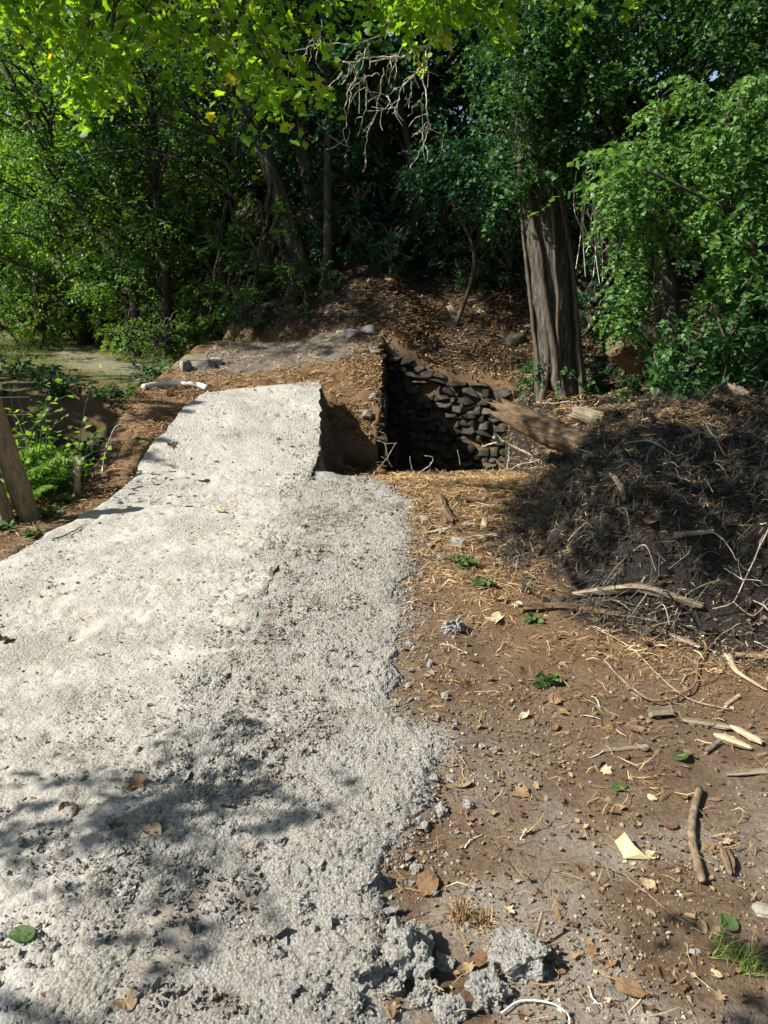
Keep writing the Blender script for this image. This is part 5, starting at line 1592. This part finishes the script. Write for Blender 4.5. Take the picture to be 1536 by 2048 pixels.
A = lambda L_, y: [at_y(u, v, y + dy) for u, v, dy in L_]
twig_thing('dead_branch', [A([(985, 874, 0), (1020, 890, 0), (1060, 910, -.1), (1110, 918, -.2), (1150, 920, -.3)], 7.5), A([(1020, 890, 0), (1018, 920, 0), (1010, 945, -.1)], 7.5), A([(965, 892, .1), (1000, 884, 0), (1010, 885, 0)], 7.5), A([(1062, 910, -.1), (1055, 885, -.1), (1045, 870, 0)], 7.5), A([(1100, 918, -.2), (1060, 925, -.2), (1020, 938, -.2)], 7.5)], .017, .008, 'deadwood', 'forked pale dead branch lying under the thick rotten log', 'branch', None, 3, 3)
twig_thing('dead_branch', [A([(1074, 806, 0), (1110, 807, 0), (1145, 803, 0), (1165, 815, 0), (1235, 835, -.2)], 8.0), A([(1145, 803, 0), (1150, 815, 0), (1140, 840, 0)], 8.0)], .014, .007, 'deadwood', 'white bent branch lying above the smaller grey log', 'branch', None, 4, 2)
twig_thing('dead_twig', [[at_y(785, 935, 8.0), at_y(776, 915, 8.0), at_y(793, 885, 8.0)], [at_y(776, 915, 8.0), at_y(770, 885, 8.0)], [at_y(776, 915, 8.0), at_y(755, 938, 7.9)]], .008, .004, 'deadwood', 'forked pale twig upright at the ditch edge beside the bridge', 'twig', None, 5, 1)
twig_thing('dead_twig', [[at_y(828, 950, 7.9), at_y(822, 930, 7.9), at_y(820, 912, 7.9)]], .006, .003, 'deadwood', 'single short pale twig standing at the ditch edge', 'twig', None, 6)
twig_thing('dead_twig', [[at_y(835, 948, 7.8), at_y(860, 930, 7.8), at_y(866, 915, 7.8), at_y(850, 912, 7.8)], [at_y(862, 925, 7.8), at_y(858, 945, 7.8)]], .007, .004, 'deadwood', 'hooked pale twig at the ditch edge', 'twig', None, 7)
twig_thing('dead_twig', [[at_y(921, 930, 7.9), at_y(915, 900, 7.9)]], .006, .004, 'deadwood', 'thin straight pale twig sticking up from straw', 'twig', None, 8)
twig_thing('thin_root', [gpts([(1210, 1330), (1245, 1370), (1290, 1403), (1340, 1408), (1390, 1375), (1396, 1330), (1440, 1280), (1480, 1255)], .02)], .006, .003, 'twig_brown', 'long thin curling root looping over the wood chips', 'root', None, 9)
twig_thing('thin_root', [gpts([(1190, 1262), (1260, 1300), (1330, 1370), (1380, 1405), (1460, 1425)], .015)], .0032, .002, 'deadwood', 'straight pale thin root crossing the wood chips', 'root', None, 10)
twig_thing('bare_twig', [[G(1536, 1130) + (0, 0, .25), G(1490, 1200) + (0, 0, .15), G(1460, 1250) + (0, 0, .12), G(1420, 1255) + (0, 0, .1)], [G(1480, 1225) + (0, 0, .16), G(1440, 1190) + (0, 0, .14)], [G(1460, 1250) + (0, 0, .12), G(1500, 1270) + (0, 0, .1), G(1536, 1250) + (0, 0, .14)]], .004, .002, 'deadwood', 'bare grey twig arching over the dark hollow of the mound', 'twig', None, 11, 2)
twig_thing('pale_strap', [gpts([(1002, 2035), (1030, 2014), (1065, 2008), (1110, 2018), (1135, 2040), (1140, 2075)], .012)], .0024, .002, 'hose', 'thin pale plastic loop lying beside the concrete chunks', 'strap', None, 12)
twig_thing('thin_root', [gpts([(1185, 1735), (1230, 1745), (1280, 1780), (1340, 1830), (1400, 1870)], .008)], .004, .002, 'twig_brown', 'thin brown twig running from a dry leaf toward green grass', 'twig', None, 13)
twig_thing('bare_twig', [gpts([(105, 1083), (140, 1070), (165, 1055)], .012)], .006, .004, 'twig_brown', 'dark twig lying on the left edge of the path', 'twig', None, 14)
twig_thing('bare_twig', [[G(205, 945), G(210, 925) + (0, 0, .06), G(232, 880) + (0, 0, .12), G(255, 872) + (0, 0, .1)]], .006, .003, 'twig_pale', 'bent pale twig over the ditch left of the ramp', 'twig', None, 15)
g = np.random.default_rng(91)
GT = 'loose twigs on the debris mound'
for k in range(44):
    u = g.uniform(1080, 1530); v = g.uniform(850, 1240)
    p = G(u, v); a = g.uniform(0, 6.28); L_ = g.uniform(.12, .4)
    d = np.array((math.cos(a), math.sin(a), g.normal(0, .25))) * L_
    twig_thing('loose_twig', [[p + (0, 0, .01), p + d * .5 + (0, 0, abs(g.normal(0, .05)) + .02), p + d + (0, 0, .0)]], g.uniform(.0025, .006), .002, ['twig_brown', 'vine', 'deadwood'][k % 3], 'thin loose twig tangled in the dark debris mound', 'twig', GT, 100 + k)
GT2 = 'small twigs on the bare soil'
for k in range(30):
    u = g.uniform(850, 1530); v = g.uniform(1260, 1560) if k < 22 else g.uniform(1560, 2000)
    p = G(u, v); a = g.uniform(0, 6.28); L_ = g.uniform(.05, .16)
    q = p + np.array((math.cos(a), math.sin(a), 0)) * L_; q[2] = gz(q[0], q[1])
    twig_thing('small_twig', [[p + (0, 0, .004), (p + q) / 2 + (g.normal(0, .01), g.normal(0, .01), .008), q + (0, 0, .004)]], g.uniform(.0015, .0035), .0015, ['twig_brown', 'twig_pale'][k % 2], 'small thin twig lying on the brown soil', 'twig', GT2, 200 + k)

# wood chips on the soil
GC = 'wood chips scattered on the soil below the mound'
chips = []
for j in range(6):
    LV, LF = lump(1, (1, .42, .22), 300 + j, .35, 1.3)
    ob = build('wood_chip', LV, [LF], M['wood_pale' if j % 2 else 'wood_grey']); chips.append(ob.data); bpy.data.objects.remove(ob)
for k in range(240):
    u = np.clip(g.normal(1340, 150), 880, 1535); v = np.clip(g.normal(1390, 100), 1240, 1640)
    p = G(u, v)
    o = bpy.data.objects.new('wood_chip', chips[k % 6]); col.objects.link(o)
    s = g.uniform(.008, .028); o.scale = (s, s, s); o.location = p + (0, 0, s * .15); o.rotation_euler = (g.normal(0, .3), g.normal(0, .3), g.uniform(0, 6.28))
    tag(o, 'small dry wood chip on the soil below the mound', 'wood chip', GC)

# concrete chunks ----------------------------------------------------
def chunk(u, v, px, label, seed, group=None, flat=.75):
    p = G(u, v)
    dep = np.linalg.norm(p - np.array((0, 0, CAMZ)))
    r = px / 2 / FPX * dep
    n = 7
    gg = np.random.default_rng(seed)
    mb = MB()
    if px > 45:
        LV, LF = lump(4, (r, r * gg.uniform(.65, 1), r * flat), seed, .55, 1.5, .4)
    else:
        LV, LF = hull_stone(600 + seed, 14, .6); LV = LV * (r, r * gg.uniform(.6, .95), r * flat * .8)
    # popcorn surface
    mb.add(LV, LF, val=.6)
    V0, F0 = ICO[1]
    nn = int(190 if px > 45 else 26)
    pick = LV[gg.integers(0, len(LV), nn)]
    for c in pick:
        s = r * (gg.uniform(.03, .10) if px > 45 else gg.uniform(.06, .16))
        mb.add(c + V0 * s * gg.uniform(.7, 1.2, 3) * (1 + gg.uniform(-.25, .25, (12, 1))), F0, val=float(gg.uniform(.3, .9)))
    o = mb.obj('concrete_chunk', M['crumb'], loc=p + np.array((0, 0, r * flat * .28)))
    o.rotation_euler = (gg.normal(0, .2), gg.normal(0, .2), gg.uniform(0, 6.28))
    return tag(o, label, 'concrete chunk', group)
chunk(1040, 1925, 92, 'big crumbly concrete chunk lying alone on the soil with a twig', 1)
wood([G(1070, 1890) + (0, 0, .03), G(1070, 1890) + (.02, .03, .075)], [.006, .004], 'twig_brown', 'short dark twig poking up beside the big concrete chunk', 'twig', 'dark_twig', 6, 1, .1, .1, 40)
chunk(815, 1920, 110, 'largest crumbly concrete lump at the gravel edge', 2)
chunk(735, 1945, 80, 'crumbly concrete lump beside the largest one', 3)
chunk(975, 1990, 62, 'concrete lump between the big lone chunk and the gravel', 4)
chunk(905, 1262, 48, 'small crumbly concrete heap on reddish soil', 5)
chunk(730, 1770, 55, 'shaded concrete lump at the dark gap in the gravel', 6)
GK = 'small crumbly concrete chunks along the gravel border'
for k, (u, v, s) in enumerate([(700, 1515, 40), (685, 1540, 28), (905, 1560, 34), (880, 1625, 40), (935, 1610, 30), (850, 1655, 26), (870, 1560, 30), (660, 1850, 36), (640, 1990, 40), (700, 2010, 46), (850, 2000, 52), (900, 2030, 50), (780, 1980, 46), (890, 1930, 44), (760, 1700, 30), (600, 1930, 34), (890, 1395, 28), (860, 1330, 24), (820, 1290, 22),
                               (990, 1500, 24), (1060, 1800, 16), (830, 1735, 22), (855, 1530, 30), (780, 1830, 36), (945, 2020, 40), (850, 1042, 30), (882, 1066, 26), (915, 1088, 34), (862, 1092, 20), (930, 1052, 22), (842, 1150, 20), (822, 1182, 18), (880, 1120, 18), (900, 1040, 18), (300, 1412, 16), (110, 1895, 24), (170, 1795, 20), (35, 1690, 26), (205, 1950, 26), (330, 1780, 18), (560, 1580, 18), (480, 1500, 14)]):
    p = G(u, v); xr_ = float(slab_edges(p[1])[1])
    chunk(u, v, s, 'small concrete crumb lying on the smooth path' if p[0] < xr_ else ('concrete chunk' if s > 35 else 'small concrete chunk') + (' in the loose gravel beside the path' if p[0] < float(gravel_edge(p[1])) else ' fallen on the soil at the gravel border'), 20 + k, GK)

# fallen leaves ------------------------------------------------------
def leaf_mesh(kind, val, curl, seed):
    gg = np.random.default_rng(seed)
    if kind == 'maple':
        T, F = TPL['maple']
    else:
        T, F = TPL['oval']
    V = T.copy() - (0, .45, 0)
    # one finer subdivision so that it can curl
    e = {}; V = list(map(tuple, V)); F2 = []
    def midp(a, b):
        k = (min(a, b), max(a, b))
        if k not in e:
            e[k] = len(V); V.append(tuple((np.array(V[a]) + np.array(V[b])) / 2))
        return e[k]
    for a, b, c in F:
        ab, bc, ca = midp(a, b), midp(b, c), midp(c, a)
        F2 += [(a, ab, ca), (ab, b, bc), (ca, bc, c), (ab, bc, ca)]
    V = np.array(V)
    ca, sa = math.cos(seed), math.sin(seed)
    w = V[:, 0] * ca + V[:, 1] * sa
    V[:, 2] = curl * w ** 2 + .10 * np.sin(V[:, 0] * 7 + seed) * np.abs(V[:, 1]) + gg.normal(0, .015, len(V))
    V[:, 2] -= V[:, 2].min()
    ob = build('fallen_leaf', V, [np.array(F2)], M['leaf_dry'], val=np.clip(val + gg.normal(0, .04, len(F2)), 0, 1))
    me = ob.data; bpy.data.objects.remove(ob)
    return me
LM = {}
for nm, val in (('brown', .18), ('orange', .42), ('tan', .68), ('pale', .92)):
    LM[nm] = [leaf_mesh('maple' if k % 2 else 'oval', val, (.5, 1.1, .8)[k % 3], 3 + k * 2 + len(nm)) for k in range(4)]
LG = leaf_mesh('oval', .5, .7, 44); LG.materials.clear(); LG.materials.append(M['leaf_weed'])
LY = leaf_mesh('oval', 1.0, 1.4, 45)
def fleaf(u, v, px, me, label, group=None, tilt=.2):
    p = G(u, v); dep = np.linalg.norm(p - np.array((0, 0, CAMZ)))
    s = px / FPX * dep * 1.1
    o = bpy.data.objects.new('fallen_leaf', me); col.objects.link(o)
    o.location = p + (0, 0, .004); o.scale = (s, s, s); o.rotation_euler = (g.normal(0, tilt), g.normal(0, tilt), g.uniform(0, 6.28))
    return tag(o, label, 'leaf', group)
k = 0
for (u, v, px, c, lb) in [(498, 1703, 48, 'tan', 'stiff folded tan leaf in the shadow on the concrete'), (300, 1667, 36, 'tan', 'flat tan leaf between shadow patches on the concrete'), (137, 1624, 40, 'brown', 'curled brown leaf with dark underside on the concrete'), (232, 1655, 24, 'brown', 'small grey-brown leaf at the edge of the blue shadow'),
                          (460, 1615, 36, 'brown', 'brown curled leaf sunk into the rough concrete'), (272, 1570, 34, 'orange', 'crumpled orange-brown leaf above the shadow patch'), (252, 2008, 46, 'tan', 'upturned olive-tan leaf on the pale crust'), (730, 1863, 52, 'pale', 'yellowish curled leaf perched on concrete crumbs'),
                          (785, 1410, 28, 'tan', 'tan leaf on the gravel border beside red soil'), (868, 1440, 22, 'orange', 'orange leaf scrap at the gravel border'), (926, 1570, 36, 'tan', 'oval tan leaf beside dark-shadowed concrete chunks'), (1040, 1590, 34, 'tan', 'oval ochre leaf lying flat on bare soil'),
                          (855, 1775, 54, 'orange', 'long crinkled orange-brown leaf on the soil'), (445, 1025, 26, 'pale', 'yellow leaf in the middle of the ramp foot'), (406, 962, 24, 'tan', 'tan leaf scrap on the ramp'), (342, 890, 28, 'brown', 'brown leaf near the left edge of the ramp'), (553, 1103, 24, 'pale', 'small yellowish leaf beside the ramp crack'),
                          (14, 1283, 26, 'brown', 'dark brown leaf lying alone on clean concrete'), (1262, 1985, 44, 'orange', 'orange-brown leaf leaning on white chips in the shade'), (1270, 1460, 30, 'orange', 'orange curled leaf beside the wood block'), (1213, 1455, 30, 'orange', 'reddish orange leaf lump on the soil'), (1112, 1404, 28, 'tan', 'pale tan leaf in front of the dull green weed'),
                          (1128, 1428, 26, 'tan', 'tan leaf touching another in front of the weed'), (780, 2025, 34, 'orange', 'orange leaf among concrete lumps'), (957, 1925, 34, 'orange', 'orange-brown leaf between two concrete lumps'), (990, 1242, 40, 'pale', 'pale crumpled leaf below the green weeds'), (1295, 1770, 26, 'pale', 'pale leaf beside the thin brown twig'),
                          (1420, 1270, 30, 'orange', 'ochre leaf under the arching grey twig'), (1300, 1045, 40, 'orange', 'big orange leaf caught on the dark mound'), (1450, 895, 40, 'orange', 'orange dead leaf hanging on the mound top'), (1330, 1955, 30, 'brown', 'brown leaf scrap near the white chips')]:
    fleaf(u, v, px, LM[c][k % 4], lb); k += 1
fleaf(45, 1875, 44, LG, 'dark green fresh leaf on the pale dusty patch')
fleaf(1240, 1577, 30, LG, 'grey-green leaf lying on bare soil')
fleaf(1362, 1517, 34, LG, 'jagged green leaf near the pale wood chunks')
fleaf(1455, 1850, 40, LG, 'dull green leaf in the shade on grey crumbs')
p = G(1262, 1705)
wv = np.array([(-.035, .045, .0), (-.030, -.03, .002), (.0, -.012, .035), (-.012, .035, .040), (.045, -.035, .002), (.02, -.005, .012), (-.022, .01, .032), (.012, -.03, .016)])
wf = np.array([(0, 1, 6), (0, 6, 3), (1, 2, 6), (6, 2, 3), (1, 7, 2), (1, 4, 7), (7, 4, 2), (2, 4, 5), (2, 5, 3)])
tag(build('fallen_leaf', wv, [wf], M['leaf_cream'], val=np.linspace(.4, .8, 9), loc=p + np.array((0, 0, .003))), 'pale yellow folded leaf standing like a wedge', 'leaf')
GF = 'small dry leaves on the bare soil'
for k in range(105):
    u = g.uniform(800, 1530); v = 1200 + 840 * g.random() ** 1.6
    p = G(u, v)
    if p[0] < float(gravel_edge(p[1])) or mound_q(p[0], p[1]) > .4: continue
    cn = ('brown', 'orange', 'tan', 'tan', 'pale')[k % 5]
    fleaf(u, v, g.uniform(12, 24), LM[cn][k % 4], 'small ' + {'brown': 'dark brown', 'orange': 'orange-brown', 'tan': 'tan', 'pale': 'pale yellowish'}[cn] + (' lobed' if k % 2 else ' oval') + ' leaf lying on the bare soil', GF, .3)
GF2 = 'dead leaves on the leafy bank'
for k in range(110):
    u = g.uniform(770, 1060); v = g.uniform(520, 740)
    fleaf(u, v, g.uniform(8, 15), LM[('brown', 'tan', 'tan', 'pale')[k % 4]][k % 4], 'dead leaf lying on the shady bank above the stone wall', GF2, .4)
# white stone chips
for k, (u, v, px, lb) in enumerate([(1230, 1990, 40, 'pale square stone chip beside the orange leaf in shade'), (1186, 2021, 26, 'white flat chip at the soil edge'), (1300, 2038, 34, 'white broken chip in the shaded corner'), (1530, 1822, 44, 'big white stone flake half shaded at the soil edge'), (833, 1737, 26, 'white stone flake on the soil near the gravel'), (1390, 1905, 20, 'small white stone in the grey crumbs')]):
    p = G(u, v); r = px / 2 / FPX * np.linalg.norm(p - np.array((0, 0, CAMZ)))
    LV, LF = lump(2, (r, r * .8, r * .3), 400 + k, .3, 1.3, .5)
    tag(build('stone_chip', LV, [LF], M['stone_pale'], loc=p + np.array((0, 0, r * .1))), lb, 'stone chip')
